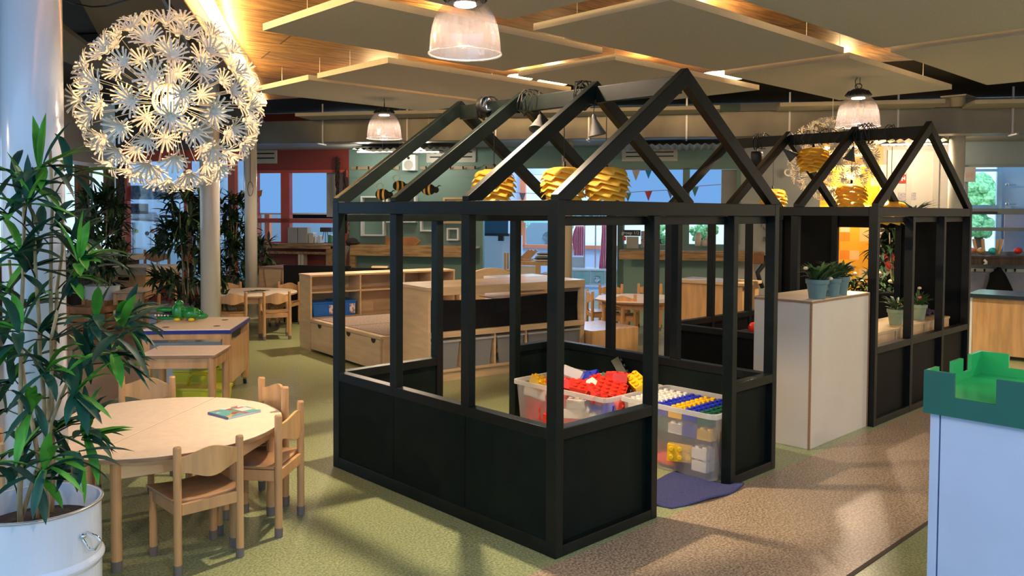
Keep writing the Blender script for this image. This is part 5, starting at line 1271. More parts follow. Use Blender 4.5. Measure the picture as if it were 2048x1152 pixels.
# red wall hanging garlands
def garland(px, py0, py1, w_, m, label, seed, o=.06, T_=None, n=40):
    rr = random.Random(seed); b = GMB(); b2 = []
    for k in range(n):
        u0 = rr.random()*.7; u1 = min(1, u0+rr.uniform(.2,.4)); f = .35+.65*sin(pi*min(1,(u0+u1)/2+.2))
        xa = px+rr.uniform(-w_,w_)*f; xb = px+rr.uniform(-w_,w_)*f
        b.tube([WP(xa, py0+(py1-py0)*u0, o), WP((xa+xb)/2+rr.uniform(-1,1), py0+(py1-py0)*(u0+u1)/2, o+.05), WP(xb, py0+(py1-py0)*u1, o)], .012, 4)
    b.tube([WP(px, py0-2, o), WP(px, py1, o)], .01, 5)
    return tag(b.build('garland', m), label, 'garland', 'dark garlands hanging on red woodwork')
DKG = mat('dark brown garland', (.035,.012,.010), .8, .5, 20)
garland(675, 314, 400, 5, DKG, 'dark strap garland hanging right of the red windows', 1)
garland(692, 340, 466, 6, DKG, 'second dark garland hanging at the red and teal wall corner', 2)
garland(696.5, 425, 478, 2.2, mat('glittering garland', (.45,.30,.25), .3, .8, 60, metal=.6), 'glittery tinsel strand at the red and teal wall corner', 3)
garland(241, 325, 470, 9, DKG, 'thick dark garland hanging on the red post left of the glass room', 4, o=2.0, n=60)
garland(233, 470, 520, 5, DKG, 'lower tail of dark garland left of the glass room', 5, o=2.0, n=16)
# vents, speaker, hook rails
def vent(px0, py0, px1, py1, label, o=.0):
    t = wthing('air_vent', label, 'vent', (px0+px1)/2, py1, o, 'white air grilles high on the wall'); mm = mat('cream grille', (.50,.48,.42), .5)
    w_ = px1-px0; h_ = py1-py0
    wpart('frame', mm, t, (px0,py0,px1,py1,o,o+.03))
    for f in (.22, .56):
        wpart('slot', mat('dark slot', (.01,.01,.01), .8), t, (px0+w_*.07, py0+h_*f, px1-w_*.07, py0+h_*(f+.09), o+.03, o+.034))
vent(487, 300, 553, 327, 'cream air grille on the red wall, partly behind the slimmer cream column')
vent(853, 297, 951, 325, 'cream air grille on the teal wall above the hook rail')
vent(1244, 298, 1355, 322, 'cream air grille above the blue bunting windows')
t = wthing('wall_speaker', 'white wall speaker on the teal wall above the bees', 'speaker', 817, 341, 0)
wpart('cabinet', WHITE, t, (804,309,830,341,.02,.2), bevel=.01)
def disc(px, py, rad, o, m, name, t, th=.004):
    p = WP(px, py, o); R = Matrix((WE, Vector((0,0,1)), WN)).transposed()
    b = MB(); b.lathe([(.001,0),(rad,0),(rad,th),(.001,th)], 20, R=R); v = b.build(name, m, t); v.matrix_basis = W_OF(t).inverted() @ Matrix.Translation(p); return v
disc(817, 316, .025, .201, BLK, 'tweeter', t); disc(817, 330, .085, .201, GREYL, 'woofer', t)
def hooks(px0, px1, py, hx, label, m=None):
    t = wthing('hook_rail', label, 'coat rail', (px0+px1)/2, py+4, 0, 'coat rails on the back wall')
    wpart('board', m or mat('tan rail board', (.36,.29,.18), .5, .1, 4), t, (px0, py-3.2, px1, py+3.2, .0, .02))
    for x in hx:
        b = MB(I4); a = WP(x, py+1, .022); c = WP(x, py+2, .06); d = WP(x, py-1.5, .08); b.tube([a, c, d], .010, 6); b.ball(d, .016, 8, 6); b.build('hook', BLK, t, smooth=True)
hooks(702, 798, 336, (714, 737, 785), 'tan coat rail with black hooks, left end of the teal wall')
hooks(841, 1000, 335.5, (852, 901, 926, 950, 972), 'tan coat rail with black hooks right of the wall speaker')
hooks(1941, 2070, 541, (1950, 1969, 1990, 2012, 2030), 'white coat rail under the dark plank counter at the far right', WHT2)
t = wthing('coat', 'black coat hanging from the rail at the far right', 'coat', 1998, 590, .1)
b = GMB(); rings = []
pf_ = [(1998,535,.02),(1998,541,.05),(1995,548,.11),(1997,558,.13),(1998,572,.17),(1998,586,.21),(1998,594,.23)]
vs = []
for x, y, w_ in pf_:
    c = WP(x, y, .14)
    for j in range(12): a = 2*pi*j/12; vs.append(c+WE*cos(a)*w_*(1+.06*sin(j*3))+WN*sin(a)*.07)
b.add(vs, [(i*12+j, i*12+(j+1) % 12, (i+1)*12+(j+1) % 12, (i+1)*12+j) for i in range(len(pf_)-1) for j in range(12)])
b.build('coat_body', BLKM, t, smooth=True)
b = WMB(); b.wb(1941, 545, 2050, 590, -.0, .012); tag(b.build('wall_panel', mat('grey violet panel', (.22,.24,.32), .7, .15, 3)), 'grey wall panel behind the black coat', 'panel')
# tube lights
def tube_light(px0, px1, py, o, label):
    t = wthing('tube_light', label, 'lamp', (px0+px1)/2, py, o, 'white tube lights under the far roof')
    wpart('housing', mat('dark fitting', (.05,.045,.04), .6), t, (px0-2, py-8, px1+4, py-1.2, o-.1, o+.1), bevel=.004)
    wpart('tube', TUBE, t, (px0, py-1.2, px1, py+1.4, o-.03, o+.03))
tube_light(714, 783, 303, .7, 'left white tube light before the teal wall'); tube_light(808, 876, 303.5, .7, 'right white tube light before the teal wall, over the speaker')
tube_light(1765, 1895, 288, .7, 'long white tube light over the white door wall')
for px in (730, 845): lamp('tube_glow', WT @ Vector((wsz(px,303,.7)[0], .75, 2.4)), 16, (1,.9,.72), .1)
lamp('tube_glow', WT @ Vector((wsz(1830,290,.7)[0], .85, 2.45)), 40, (1,.80,.55), .1)
# corrugated edge
b = WMB(); n = 160
for (pa, pb, py) in ((705, 905, 297), (1240, 1500, 289), (1745, 1900, 279)):
    sa, sb_ = wsz(pa, py, 1.2)[0], wsz(pb, py, 1.2)[0]; z = zz((pa+pb)/2, py, 1.2); k = int((sb_-sa)/.11)
    vs = []
    for i in range(k*4+1):
        s_ = sa+(sb_-sa)*i/(k*4); zz_ = z+.018*sin(i*pi/2); vs += [(s_, .2, zz_), (s_, 1.2, zz_)]
    b.add(vs, [(i*2, i*2+2, i*2+3, i*2+1) for i in range(k*4)])
o = b.build('corrugated_roof', mat('corrugated cream sheet', (.30,.28,.24), .5), sol=.004); o['kind'] = 'structure'
# white box frames on the teal wall
def frame(px0, py0, px1, py1, label, dpt_=.12, m=WHITE, back=None):
    t = wthing('box_frame', label, 'wall frame', (px0+px1)/2, py1, 0, 'white box frames on the teal wall'); e = 3.2
    wpart('frame_side', m, t, (px0,py0,px0+e,py1,0,dpt_)); wpart('frame_side', m, t, (px1-e,py0,px1,py1,0,dpt_))
    wpart('frame_top', m, t, (px0+e,py0,px1-e,py0+e,0,dpt_)); wpart('frame_bottom', m, t, (px0+e,py1-e,px1-e,py1,0,dpt_))
    if back: wpart('backing', back, t, (px0+e,py0+e,px1-e,py1-e,0.001,.02))
frame(721, 392, 768, 472, 'largest white box frame, above the plank counter at the left of the teal wall')
frame(772, 392, 831, 445, 'white box frame behind the second rafter of the playhouse')
frame(840, 430, 876, 463, 'narrow white box frame between playhouse posts')
frame(893, 456, 917, 481, 'smallest square white box frame near the right of the teal wall')
frame(886, 395, 938, 447, 'wooden framed board with yellow strip on the teal wall', .08, BIRCH, mat('beige board', (.62,.52,.38), .7))
b = WMB(); b.wb(916, 399, 921, 443, .03, .035); tag(b.build('yellow_strip', bY), 'yellow strip on the wooden framed board of the teal wall', 'strip')
b = WMB(); b.wb(698, 354, 952, 355.5, 0, .006); tag(b.build('panel_joint', TEALD), 'dark joint line across the teal wall above the bees', 'joint')
b = WMB(); b.wb(700, 331, 952, 332, 0, .01); b.wb(1245, 325, 1478, 326.5, 0, .01); struct('trim_4', b, TEALD)
# arrow shaped board
t = wthing('arrow_board', 'wooden board with an arrow point standing on the pale plank counter', 'board', 790, 491, .3)
R = Matrix((WE, Vector((0,0,1)), WN)).transposed(); a0_ = wsz(772, 490, .3); a1_ = wsz(842, 473, .3); H2_ = a1_[1]-a0_[1]; W2_ = a1_[0]-a0_[0]
b = MB(); b.prism([(0,0),(W2_*.86,0),(W2_,H2_*.55),(W2_*.84,H2_),(0,H2_*.97)], 0, .03, R); o = b.build('board', mat('orange brown pine', (.42,.17,.06), .5, .3, 4), t, bevel=.004)
o.matrix_basis = W_OF(t).inverted() @ Matrix.Translation(WP(772, 491, .3))
b = GMB(); b.ball(WP(704, 484, .25), .11, 12, 8, (1.2,.6,.7)); b.ball(WP(710, 486, .3), .07, 10, 6, (1.6,.6,.4)); tag(b.build('felt_hat', mat('dark felt', (.03,.025,.025), .9), smooth=True), 'dark felt cap lying at the left end of the pale plank counter', 'cap')
b = GMB(); b.tube([WP(694,492,.5), WP(690,510,.5), WP(680,603,.5)], .05, 6, .02); tag(b.build('driftwood', mat('grey driftwood', (.20,.17,.14), .8, .3, 9), smooth=True), 'grey driftwood stick leaning at the left end of the pale plank counter', 'stick')
# bees hanging between the playhouse and the wall
def bee(px, py, D, ang, label, sc=1):
    p = A(px, py, D); t = thing('toy_bee', label, 'toy bee', p, ang, 'striped bees hanging by the teal wall', sc)
    bm = mat('black plush', (.012,.008,.006), .8); ym_ = mat('gold plush', (.80,.46,.10), .7)
    def seg(x0, x1, m, nm):
        b = MB(); R = Matrix(((0,0,1),(0,1,0),(-1,0,0))); pr = []
        for i in range(6): x = x0+(x1-x0)*i/5; pr.append((max(.001, .075*sqrt(max(0, 1-(x/.095)**2))), x))
        b.lathe(pr, 20, R=Matrix(((0,0,1),(0,1,0),(1,0,0)))); b.build(nm, m, t, smooth=True)
    for i, (a, c) in enumerate(((-.095,-.055),(-.055,-.025),(-.025,.012),(.012,.038),(.038,.095))): seg(a, c, bm if i % 2 == 0 else ym_, 'body_stripe')
    MB().ball((.10,0,-.005), .042, 12, 8).build('head', bm, t, smooth=True)
    for s_ in (-1, 1):
        MB().tube([(.12,s_*.015,.03),(.145,s_*.02,.055),(.165,s_*.025,.045)], .004, 5).build('antenna', bm, t)
        b = MB(); b.tube([(-.01+.05*cos(a)-.03, s_*(.03+.03*sin(a)*.4), .085+.045*sin(a)+.02) for a in [i*pi/6 for i in range(13)]], .003, 5); b.build('wing', mat('clear wing wire', (.75,.68,.55), .3), t)
    MB().tube([(0,0,.07),(0,0,1.4)], .0008, 4).build('thread', PAPER, t)
bee(765, 389, 12.4, WA+.1, 'lower left bee with one gold stripe facing right', 1.15); bee(799, 372, 12.6, WA+.6, 'upper middle bee half hidden by the second rafter', 1.1); bee(857, 379, 12.4, WA, 'right bee with two gold stripes facing right', 1.15)
# ---- opening to the next room: bunting, TV, window things
b = WMB()
for r in ((1236,336,1246,640,-.16,.0),(1366,336,1378,489,-.05,.02),(1244,334,1478,339,-.05,.02),(1244,424,1478,430,-.1,.02),(1474,336,1480,489,-.05,.02)): b.wb(*r)
struct('window_7', b, TEAL)
for (a, c, lb, m) in ((1246,1366,'daylit blue blind left of the teal mullion, behind the bunting',BLIND),(1378,1442,'daylit blue blind right of the teal mullion, behind the bunting',BLIND),(1443,1474,'grey beige blind at the right end of the bunting windows',GREYL)):
    b = WMB(); b.wb(a, 339, c, 424, -.14, -.11); tag(b.build('roller_blind', m), lb, 'blind')
b = WMB(); b.wb(1246, 447, 1474, 489, -.9, -.88); o = b.build('bright_view', SKYW); o['kind'] = 'structure'
wpart2 = None
b = WMB(); b.wb(1246, 430, 1474, 449, -.05, .0); struct('trim_5', b, mat('grey green rail', (.16,.20,.18), .6))
b = WMB(); b.wb(1246, 425, 1300, 449, -.12, -.06); tag(b.build('blue_shelf_back', BLIND), 'pale blue strip of window above the black group sign', 'window strip')
b = WMB(); b.wb(1247, 440, 1264, 448, .0, .12); tag(b.build('blue_tub', mat('sky blue tub', (.01,.25,.75), .3), bevel=.01), 'bright blue tub on the rail above the black group sign', 'tub')
t = wthing('basket', 'dark woven basket on the rail beside the blue tub', 'basket', 1285, 448, .06)
wpart('basket_body', mat('woven basket', (.10,.07,.04), .8, .6, 60, stretch=(1,1,.2)), t, (1272,436,1306,448,.0,.2), bevel=.01)
# group sign and notices
t = wthing('door_sign', 'black sign with white lettering on the window behind the playhouse door posts', 'sign', 1264, 472, .04)
wpart('board', mat('black sign board', (.004,.004,.004), .4), t, (1247,460,1281,472,.02,.035))
p = WP(1264, 466, .037); text('groep 1/2 a', 'lettering', .075, WHITE, face_T(p, WE, WN), t)
for (a, b0, c, d, m, lb) in ((1253,473,1277,497,GREYL,'grey beige notice sheet below the black group sign'),(1282,462,1298,495,mat('printed notice', (.42,.40,.44), .7, 0, 40, col2=(.12,.09,.11), thr=(.52,.58)),'printed notice sheet right of the black group sign'),(1246,473,1252,481,mat('red round sticker', (.6,.05,.06), .5),'red sticker at the left of the grey notice sheet')):
    b = WMB(); b.wb(a, b0, c, d, .02, .028); tag(b.build('notice', m), lb, 'notice')
for i, x in enumerate((1396, 1410, 1419)):
    b = GMB(); c = WP(x, 492, .15); h_ = (.22, .12, .2)[i]; b.lathe([(.001,0),(.05,0),(.055,h_*.7),(.03,h_),(.001,h_)], 14, c=c); tag(b.build('jar', CREAM, smooth=True), ['tall pale jar on the bark edged counter','short pale jar between two taller ones','pale jar right of the short one'][i], 'jar', 'pale jars on the bark edged counter')
def bunting(pts, cols, label, size=.2, o=.12):
    t = wthing('bunting', label, 'bunting', pts[0][0], pts[0][1], o); T0 = [WP(x, y, o) for x, y in pts]
    b = MB(I4); b.tube(T0, .005, 5); b.build('string', mat('pink string', (.5,.2,.3), .7), t)
    for (x, y, c, s_) in cols:
        p = WP(x, y, o); b = MB(I4); b.add([p-WE*s_/2, p+WE*s_/2, p-Vector((0,0,s_*1.35)), p-WE*s_/2+WN*.004, p+WE*s_/2+WN*.004, p-Vector((0,0,s_*1.35))+WN*.004], [(0,1,2),(5,4,3),(0,3,4,1),(1,4,5,2),(2,5,3,0)])
        b.build('pennant', c, t)
PR, PB, PP, PT, PWc = (mat('pennant '+n, c, .8) for n, c in (('red', (.65,.10,.14)), ('blue', (.02,.30,.65)), ('violet', (.22,.24,.55)), ('teal', (.10,.30,.32)), ('cream', (.62,.55,.50))))
bunting([(1240,386),(1270,384),(1300,382),(1335,380),(1370,376),(1400,372),(1442,369)], [(1256,386,PT,.11),(1297,382,PR,.125),(1341,380,PP,.11),(1390,374,PT,.12)], 'lower bunting string with red, violet and teal pennants across the blue windows')
bunting([(1246,337),(1272,341),(1296,340),(1340,337)], [(1272,341,PWc,.13),(1297,340,PB,.11)], 'upper bunting string with cream and blue pennants at the window top')
bunting([(985,378),(1040,386),(1090,388),(1120,385)], [(1045,386,PP,.12),(1088,388,PP,.12)], 'bunting string with violet pennants at the opening behind the yellow shades', o=-.3)
# TV hung in the opening
t = wthing('television', 'dark television screen on a bracket in the opening behind the playhouse', 'television', 990, 470, -1.2)
wpart('screen', mat('dark blue glass screen', (.03,.09,.18), .12), t, (966,395,1016,468,-1.25,-1.2), bevel=.005)
wpart('bezel', BLK, t, (964,467,1018,472,-1.27,-1.18)); wpart('bracket', BLK, t, (996,472,1006,482,-1.3,-1.2))
b = WMB(); b.wb(966, 471, 1042, 640, -1.6, -1.5); struct('wall_inner', b, mat('white partition', (.66,.72,.84), .6))
# number strip, tractor picture window, curtains in the far room
b = WMB(); b.wb(1048, 426, 1236, 446, -3.9, -3.88); t = b.build('number_frieze', mat('pale mint paper', (.45,.85,.80), .7)); tag(t, 'pale number frieze along the top of the far orange window', 'frieze')
for n_, x in ((1,1058),(2,1074),(3,1089),(7,1150),(8,1166),(9,1182),(10,1200)):
    text(str(n_), 'number', .20, mat('grey numeral', (.12,.16,.16), .7), face_T(WP(x, 433, -3.86), WE, WN), t)
b = WMB(); b.wb(1046, 440, 1300, 486, -6.9, -6.8); o = b.build('street_view', SKYW); o['kind'] = 'structure'
t = wthing('tractor', 'turquoise tractor outside the far orange window', 'tractor', 1078, 484, -6)
TQ = mat('turquoise paint', (.02,.36,.50), .4)
wpart('body', TQ, t, (1052,464,1080,478,-6.3,-5.7), bevel=.03); wpart('cab', mat('violet blue cab', (.15,.2,.45), .4), t, (1071,446,1082,464,-6.2,-5.8), bevel=.02); wpart('bonnet', TQ, t, (1052,470,1098,484,-6.2,-5.8), bevel=.03)
R = Matrix((WE, Vector((0,0,1)), WN)).transposed()
for px, rad in ((1083,.38),(1103,.2)):
    o = MB().lathe([(.001,0),(rad,0),(rad,.2),(.001,.2)], 24, R=R).build('wheel', mat('pale tyre', (.35,.42,.45), .6), t); o.matrix_basis = W_OF(t).inverted() @ Matrix.Translation(WP(px, 472 if rad > .3 else 478, -5.8))
def curtain(pts, label, o):
    t = wthing('curtain', label, 'curtain', pts[0][0], pts[-1][2], o, 'red striped play curtains'); b = GMB(); vs = []; k = 40
    for (x0, x1, y) in pts:
        for j in range(k+1): u = j/k; vs.append(WP(x0+(x1-x0)*u, y, o)+WN*(.03*sin(j*1.5)))
    b.add(vs, [(i*(k+1)+j, i*(k+1)+j+1, (i+1)*(k+1)+j+1, (i+1)*(k+1)+j) for i in range(len(pts)-1) for j in range(k)])
    b.build('cloth', CUR, t, smooth=True, sol=.006)
CUR = bpy.data.materials.new('red and white stripe cloth'); CUR.use_nodes = True; nt = CUR.node_tree; bs = nt.nodes['Principled BSDF']; tc = nt.nodes.new('ShaderNodeTexCoord'); wv = nt.nodes.new('ShaderNodeTexWave'); wv.inputs['Scale'].default_value = 7; wv.inputs['Distortion'].default_value = 1.5
rp = nt.nodes.new('ShaderNodeValToRGB'); rp.color_ramp.elements[0].color = (.80,.07,.13,1); rp.color_ramp.elements[1].color = (.85,.45,.55,1); nt.links.new(tc.outputs['Object'], wv.inputs[0]); nt.links.new(wv.outputs['Fac'], rp.inputs[0]); nt.links.new(rp.outputs[0], bs.inputs['Base Color'])
curtain([(1152,1168,452),(1148,1168,462),(1144,1167,478),(1148,1167,500),(1148,1167,511)], 'tied back red curtain left in the play theatre of the far room', -2.6)
curtain([(1204,1226,450),(1204,1228,464),(1202,1232,490),(1198,1232,537)], 'long red striped curtain right in the play theatre of the far room', -2.6)
t = wthing('play_theatre', 'grey framed play theatre standing in the far room', 'theatre', 1180, 540, -2.7)
for x in (1139, 1168, 1190): wpart('frame_post', ALU, t, (x, 425, x+1.6, 540, -2.75, -2.7))
wpart('frame_rail', ALU, t, (1137,448,1236,449.6,-2.75,-2.7)); wpart('lower_board', mat('grey board', (.42,.44,.45), .7), t, (1137,514,1168,540,-2.75,-2.7))
# drawer cabinet far room
t = wthing('drawer_cabinet', 'low white cabinet with pale green drawers in the far room', 'cabinet', 1190, 570, -2.4)
wpart('carcass', WHITE, t, (1120,538,1236,541,-2.9,-2.3)); wpart('body', WHITE, t, (1120,541,1236,571,-2.9,-2.35))
for i, x in enumerate((1123, 1152, 1181, 1210)):
    d = wpart('drawer', mat('mint drawer front', (.30,.50,.45), .5), t, (x+.8,543,x+26,567,-2.36,-2.32), bevel=.003)
    b = MB(WT); b.wb(x+10, 547, x+16, 549, -2.32, -2.3); b.build('label_holder', ALU, d)
b = WMB(); b.wb(1189, 553, 1200, 565, -2.31, -2.305); tag(b.build('picture_card', mat('photo card', (.7,.7,.72), .5, 0, 30, col2=(.15,.18,.25), thr=(.48,.54))), 'small picture card stuck on the mint drawer in the far room', 'card')
# desk with stacked chairs / boards
t = wthing('desk', 'wooden desk with cream panel in the opening behind the birch counter', 'desk', 1060, 560, -.6)
wpart('desktop', BEECH, t, (1034,524,1104,531,-.9,-.2)); wpart('front_panel', CREAM, t, (1034,532,1071,566,-.24,-.22)); wpart('leg', BEECH, t, (1071,531,1079,570,-.3,-.2)); wpart('leg', BEECH, t, (1098,531,1104,570,-.9,-.8)); wpart('shelf', BEECH, t, (1079,548,1103,551,-.8,-.3))
t = wthing('upturned_stool', 'small stool lying on the desk in the opening, its wooden legs pointing up', 'stool', 1050, 524, -.5)
wpart('seat', BEECH, t, (1034,518,1060,524,-.7,-.35), bevel=.004)
for x0, x1 in ((1037, 1060), (1045, 1066), (1053, 1074)):
    b = GMB(); b.bar(WP(x0, 522, -.5), WP(x1, 500, -.5), .05, .05); b.build('leg', BEECH, t)
for i in range(5):
    b = WMB(); b.wb(1066+i*2, 520-i*3.2, 1102, 522-i*3.2, -.7, -.3); tag(b.build('book', [bW, BROWN, TEAL, PAPER, BROWN][i]), ['lowest','second','third','fourth','topmost'][i]+' flat book of the stack on the desk in the opening', 'book', 'books stacked on the desk')
t = wthing('wooden_chair', 'narrow wooden chair side at the left of the desk in the opening', 'chair', 1012, 560, -.4)
wpart('post', BEECH, t, (1008,506,1012,575,-.3,-.25)); wpart('post', BEECH, t, (1014,506,1017,575,-.6,-.55)); wpart('seat', BEECH, t, (1008,540,1030,543,-.6,-.25))
# ---- right of the teal wall
disc_t = wthing('smoke_detector', 'round white detector on the grey wall left of the far dandelion lamp', 'detector', 1576, 352, 0)
disc(1576, 345, .065, .0, WHITE, 'housing', disc_t, .05); disc(1576, 345, .035, .051, GREYL, 'centre', disc_t)
t = wthing('sad_branch', 'grey sprig painted down the plaster wall between the playhouses', 'branch', 1535, 480, 0)
b = GMB(); rr = random.Random(2)
for i in range(26): x = 1533+rr.uniform(-9,9); y = 425+rr.random()*55; b.tube([WP(x, y, .02), WP(x+rr.uniform(-4,4), y+rr.uniform(4,12), .03)], .008, 4)
b.build('twigs', mat('grey twig', (.16,.16,.15), .8), t)
t = wthing('wooden_chair_far', 'brown wooden chair with black curved frame seen between the two playhouses', 'chair', 1520, 620, .5)
t.name = 'wooden_chair'
wpart('backrest', BROWN and mat('reddish brown wood', (.22,.08,.03), .5), t, (1505,508,1528,528,.4,.45), bevel=.01); wpart('post', BEECH, t, (1503,505,1506,580,.4,.45))
b = GMB(); b.tube([WP(1532,512,.4), WP(1527,530,.42), WP(1515,545,.45), WP(1519,560,.45), WP(1525,575,.4)], .035, 6); b.build('frame', BLK, t, smooth=True)
b = GMB(); p = AZ(1512, 7.6, .45); b.ball(p, .06, 12, 8, (.7,1,.9)); o = b.build('red_bag', REDS, smooth=True); tag(o, 'small red bag by the cream cabinet, seen between the playhouses', 'bag')
p = AZ(1512, 7.6, .0); MBs = GMB(); MBs.box(p.x-.12, p.x+.2, p.y-.1, p.y+.2, 0, .40); tag(MBs.build('black_crate', BLKM), 'black box under the small red bag between the playhouses', 'box')
# white door wall
t = wthing('white_door', 'cream door set in the warm white wall behind the smaller playhouse', 'door', 1825, 600, 0)
wpart('leaf', mat('warm cream door', (.80,.72,.62), .4), t, (1818,303,1868,600,.0,.04)); wpart('frame', mat('door frame', (.7,.64,.56), .4), t, (1814,299,1818,600,0,.06), (1868,299,1872,600,0,.06), (1814,299,1872,303,0,.06))
b = WMB(); b.wb(1776, 300, 1812, 600, 0, .03); tag(b.build('wall_board', mat('cream wall board', (.74,.67,.58), .5)), 'tall cream board left of the cream door', 'board')
t = wthing('fire_hose_sign', 'red safety sign with white symbol behind the smaller playhouse gable', 'sign', 1806, 366, .04)
wpart('board', REDS, t, (1798,349,1814,366,.035,.045)); wpart('symbol', WHITE, t, (1803,352,1805.5,362,.045,.049), (1800,355.5,1810,358,.045,.049), (1808.5,353,1810.5,360,.045,.049))
for i, (x0, y0, x1, y1) in enumerate(((1797,385,1818,402),(1820,385,1832,400),(1800,403,1816,412))):
    b = WMB(); b.wb(x0, y0, x1, y1, .04, .044); tag(b.build('notice', mat('faint printed sheet', (.62,.56,.56), .7, 0, 50, col2=(.42,.38,.42), thr=(.5,.56))), ['wide faint notice below the red safety sign','narrow faint notice right of the wide one','small faint notice under the wide one'][i], 'notice')
t = wthing('hose_reel', 'red fire hose reel glimpsed through the smaller playhouse window', 'hose reel', 1787, 540, 0)
R = Matrix((WE, Vector((0,0,1)), WN)).transposed()
o = MB().lathe([(.001,0),(.26,0),(.27,.03),(.27,.15),(.24,.17),(.001,.16)], 36, R=R).build('reel', REDS, t, smooth=False); o.matrix_basis = W_OF(t).inverted() @ Matrix.Translation(WP(1796, 510, .05))
# right window with things
b = WMB()
for r in ((1926,328,2070,334,-.05,.03),(1932,417,2070,429,-.08,.03),(1932,455,2070,462,-.05,.03),(1926,330,1933,505,-.1,.03),(1926,503,2070,512,-.1,.03)): b.wb(*r)
struct('window_8', b, mat('grey window frame', (.20,.24,.26), .5))
b = WMB(); b.wb(1995, 332, 2001, 505, -.5, -.45); b.wb(1932, 338, 1997, 343, -.5, -.45); b.wb(1932, 410, 1997, 418, -.5, -.45)
struct('window_9', b, mat('pale blue frame', (.35,.60,.85), .4))
b = WMB(); b.wb(1900, 320, 2100, 505, -3.6, -3.5); o = b.build('garden_view', SKYW); o['kind'] = 'structure'
b = WMB(); b.wb(2000, 332, 2060, 505, -.6, -.5); struct('wall_beyond', b, mat('pale blue white wall', (.50,.66,.85), .6))
b = WMB(); b.wb(1933, 423, 1995, 428, .0, .1); tag(b.build('dark_shelf', mat('dark shelf', (.04,.04,.045), .6)), 'dark shelf bar across the right window', 'shelf')
b = WMB(); b.wb(1927, 334, 1951, 364, .03, .05); tag(b.build('lamp_sign', mat('grey sign plate', (.42,.40,.38), .6)), 'grey sign plate at the top left of the right window', 'sign')
b = WMB(); b.wb(1930, 345, 1944, 355, .05, .055); tag(b.build('sign_print', mat('reddish print', (.50,.26,.22), .6, 0, 60, col2=(.42,.38,.36), thr=(.48,.52))), 'faded reddish print on the grey sign plate', 'print')
for i, y in enumerate((369, 408)):
    b = GMB(); b.tube([WP(2014, y, -.4), WP(2032, y, -.4)], .01, 6); b.ball(WP(2014, y, -.4), .03, 8, 6); tag(b.build('coat_peg', ALU), ['upper','lower'][i]+' metal peg on the pale wall behind the right window', 'peg', 'pegs behind the right window')
b = WMB(); b.wb(2010, 420, 2048, 505, -.45, -.42); tag(b.build('notice_board', mat('lilac board', (.42,.42,.55), .6)), 'lilac board on the pale wall behind the right window', 'board')
for i, (x, lean) in enumerate(((1953, -1), (1968, -.4), (1992, .8), (1998, 1.2))):
    b = GMB(); b.bar(WP(x, 508, .15), WP(x+lean*6, 478, .15), .035, .035); tag(b.build('wooden_strut', BEECHL), ['leftmost','second','third','rightmost'][i]+' leaning wooden strut on the dark plank counter', 'strut', 'wooden struts on the dark plank counter')
for i, (x, c) in enumerate(((1942, mat('salmon toy', (.75,.30,.25), .5)), (1985, mat('turquoise toy', (.05,.6,.6), .4)), (1962, BEECHL), (2036, REDS))):
    b = GMB(); b.ball(WP(x, 508, .2)+Vector((0,0,.05)), .07, 12, 8, (1.3,.8,.7)); tag(b.build('toy', c, smooth=True), ['salmon toy at the left end of the dark plank counter','turquoise toy on the dark plank counter','wooden toy on the dark plank counter','red toy at the right end of the dark plank counter'][i], 'toy', 'toys on the dark plank counter')
b = GMB(); b.tube([WP(1968,520,.45), WP(1973,524,.45), WP(1969,528,.45), WP(1974,526,.45)], .02, 6); tag(b.build('white_hook_toy', WHITE, smooth=True), 'small curled white ornament on the edge of the dark plank counter', 'ornament')
# ================================================================== LEFT BACK CORNER
def lw(px, D): return AZ(px, D, 0)
# glass room things: number strip, speaker, play shop house, chair
b = WMB(); b.wb(258, 371, 372, 399, O1-.13, O1-.125); t = b.build('number_frieze', mat('frosty number paper', (.20,.45,.80), .6, 0, 14, col2=(.45,.68,.95), thr=(.45,.55))); tag(t, 'blue number frieze stuck on the glass left of the cream column', 'frieze')
for n_, x in ((4,284),(6,309),(7,322),(8,335),(9,348),(10,361)): text(str(n_), 'number', .17, mat('navy numeral', (.03,.07,.18), .7), face_T(WP(x, 386, O1-.11), WE, WN), t)
t = wthing('desk_speaker', 'grey loudspeaker on top of the white display house', 'speaker', 268, 425, .9)
wpart('cabinet', mat('dark grey speaker', (.12,.14,.17), .5), t, (257,407,279,428,.8,1.05), bevel=.01); disc(273, 414, .045, 1.052, BLK, 'cone', t); disc(273, 423, .025, 1.052, BLK, 'tweeter', t)
t = wthing('display_house', 'white framed see-through display house in the glass room', 'display case', 285, 575, .8)
FWH = mat('pale frame', (.50,.62,.70), .4)
for x in (256, 264, 312): wpart('frame_post', FWH, t, (x, 445, x+4, 575, .8, .86))
wpart('frame_post', FWH, t, (300,452,303,575,.3,.36)); wpart('sill', FWH, t, (256,530,316,536,.3,.86)); wpart('lower_panel', mat('pale blue white', (.45,.56,.70), .5), t, (264,536,313,575,.82,.84))
wpart('pane', GLASS, t, (264,446,312,530,.82,.826))
b = GMB(); a_, c_ = WP(250, 440, .95), WP(322, 444, .95); rg_ = (WP(256, 425, .55), WP(312, 428, .55))
b.add([a_, c_, rg_[1], rg_[0], a_+Vector((0,0,.03)), c_+Vector((0,0,.03)), rg_[1]+Vector((0,0,.03)), rg_[0]+Vector((0,0,.03))], [(0,1,2,3),(7,6,5,4),(0,4,5,1),(1,5,6,2),(2,6,7,3),(3,7,4,0)])
b.build('roof', mat('corrugated pale roof', (.42,.46,.48), .5, .3, 20), t)
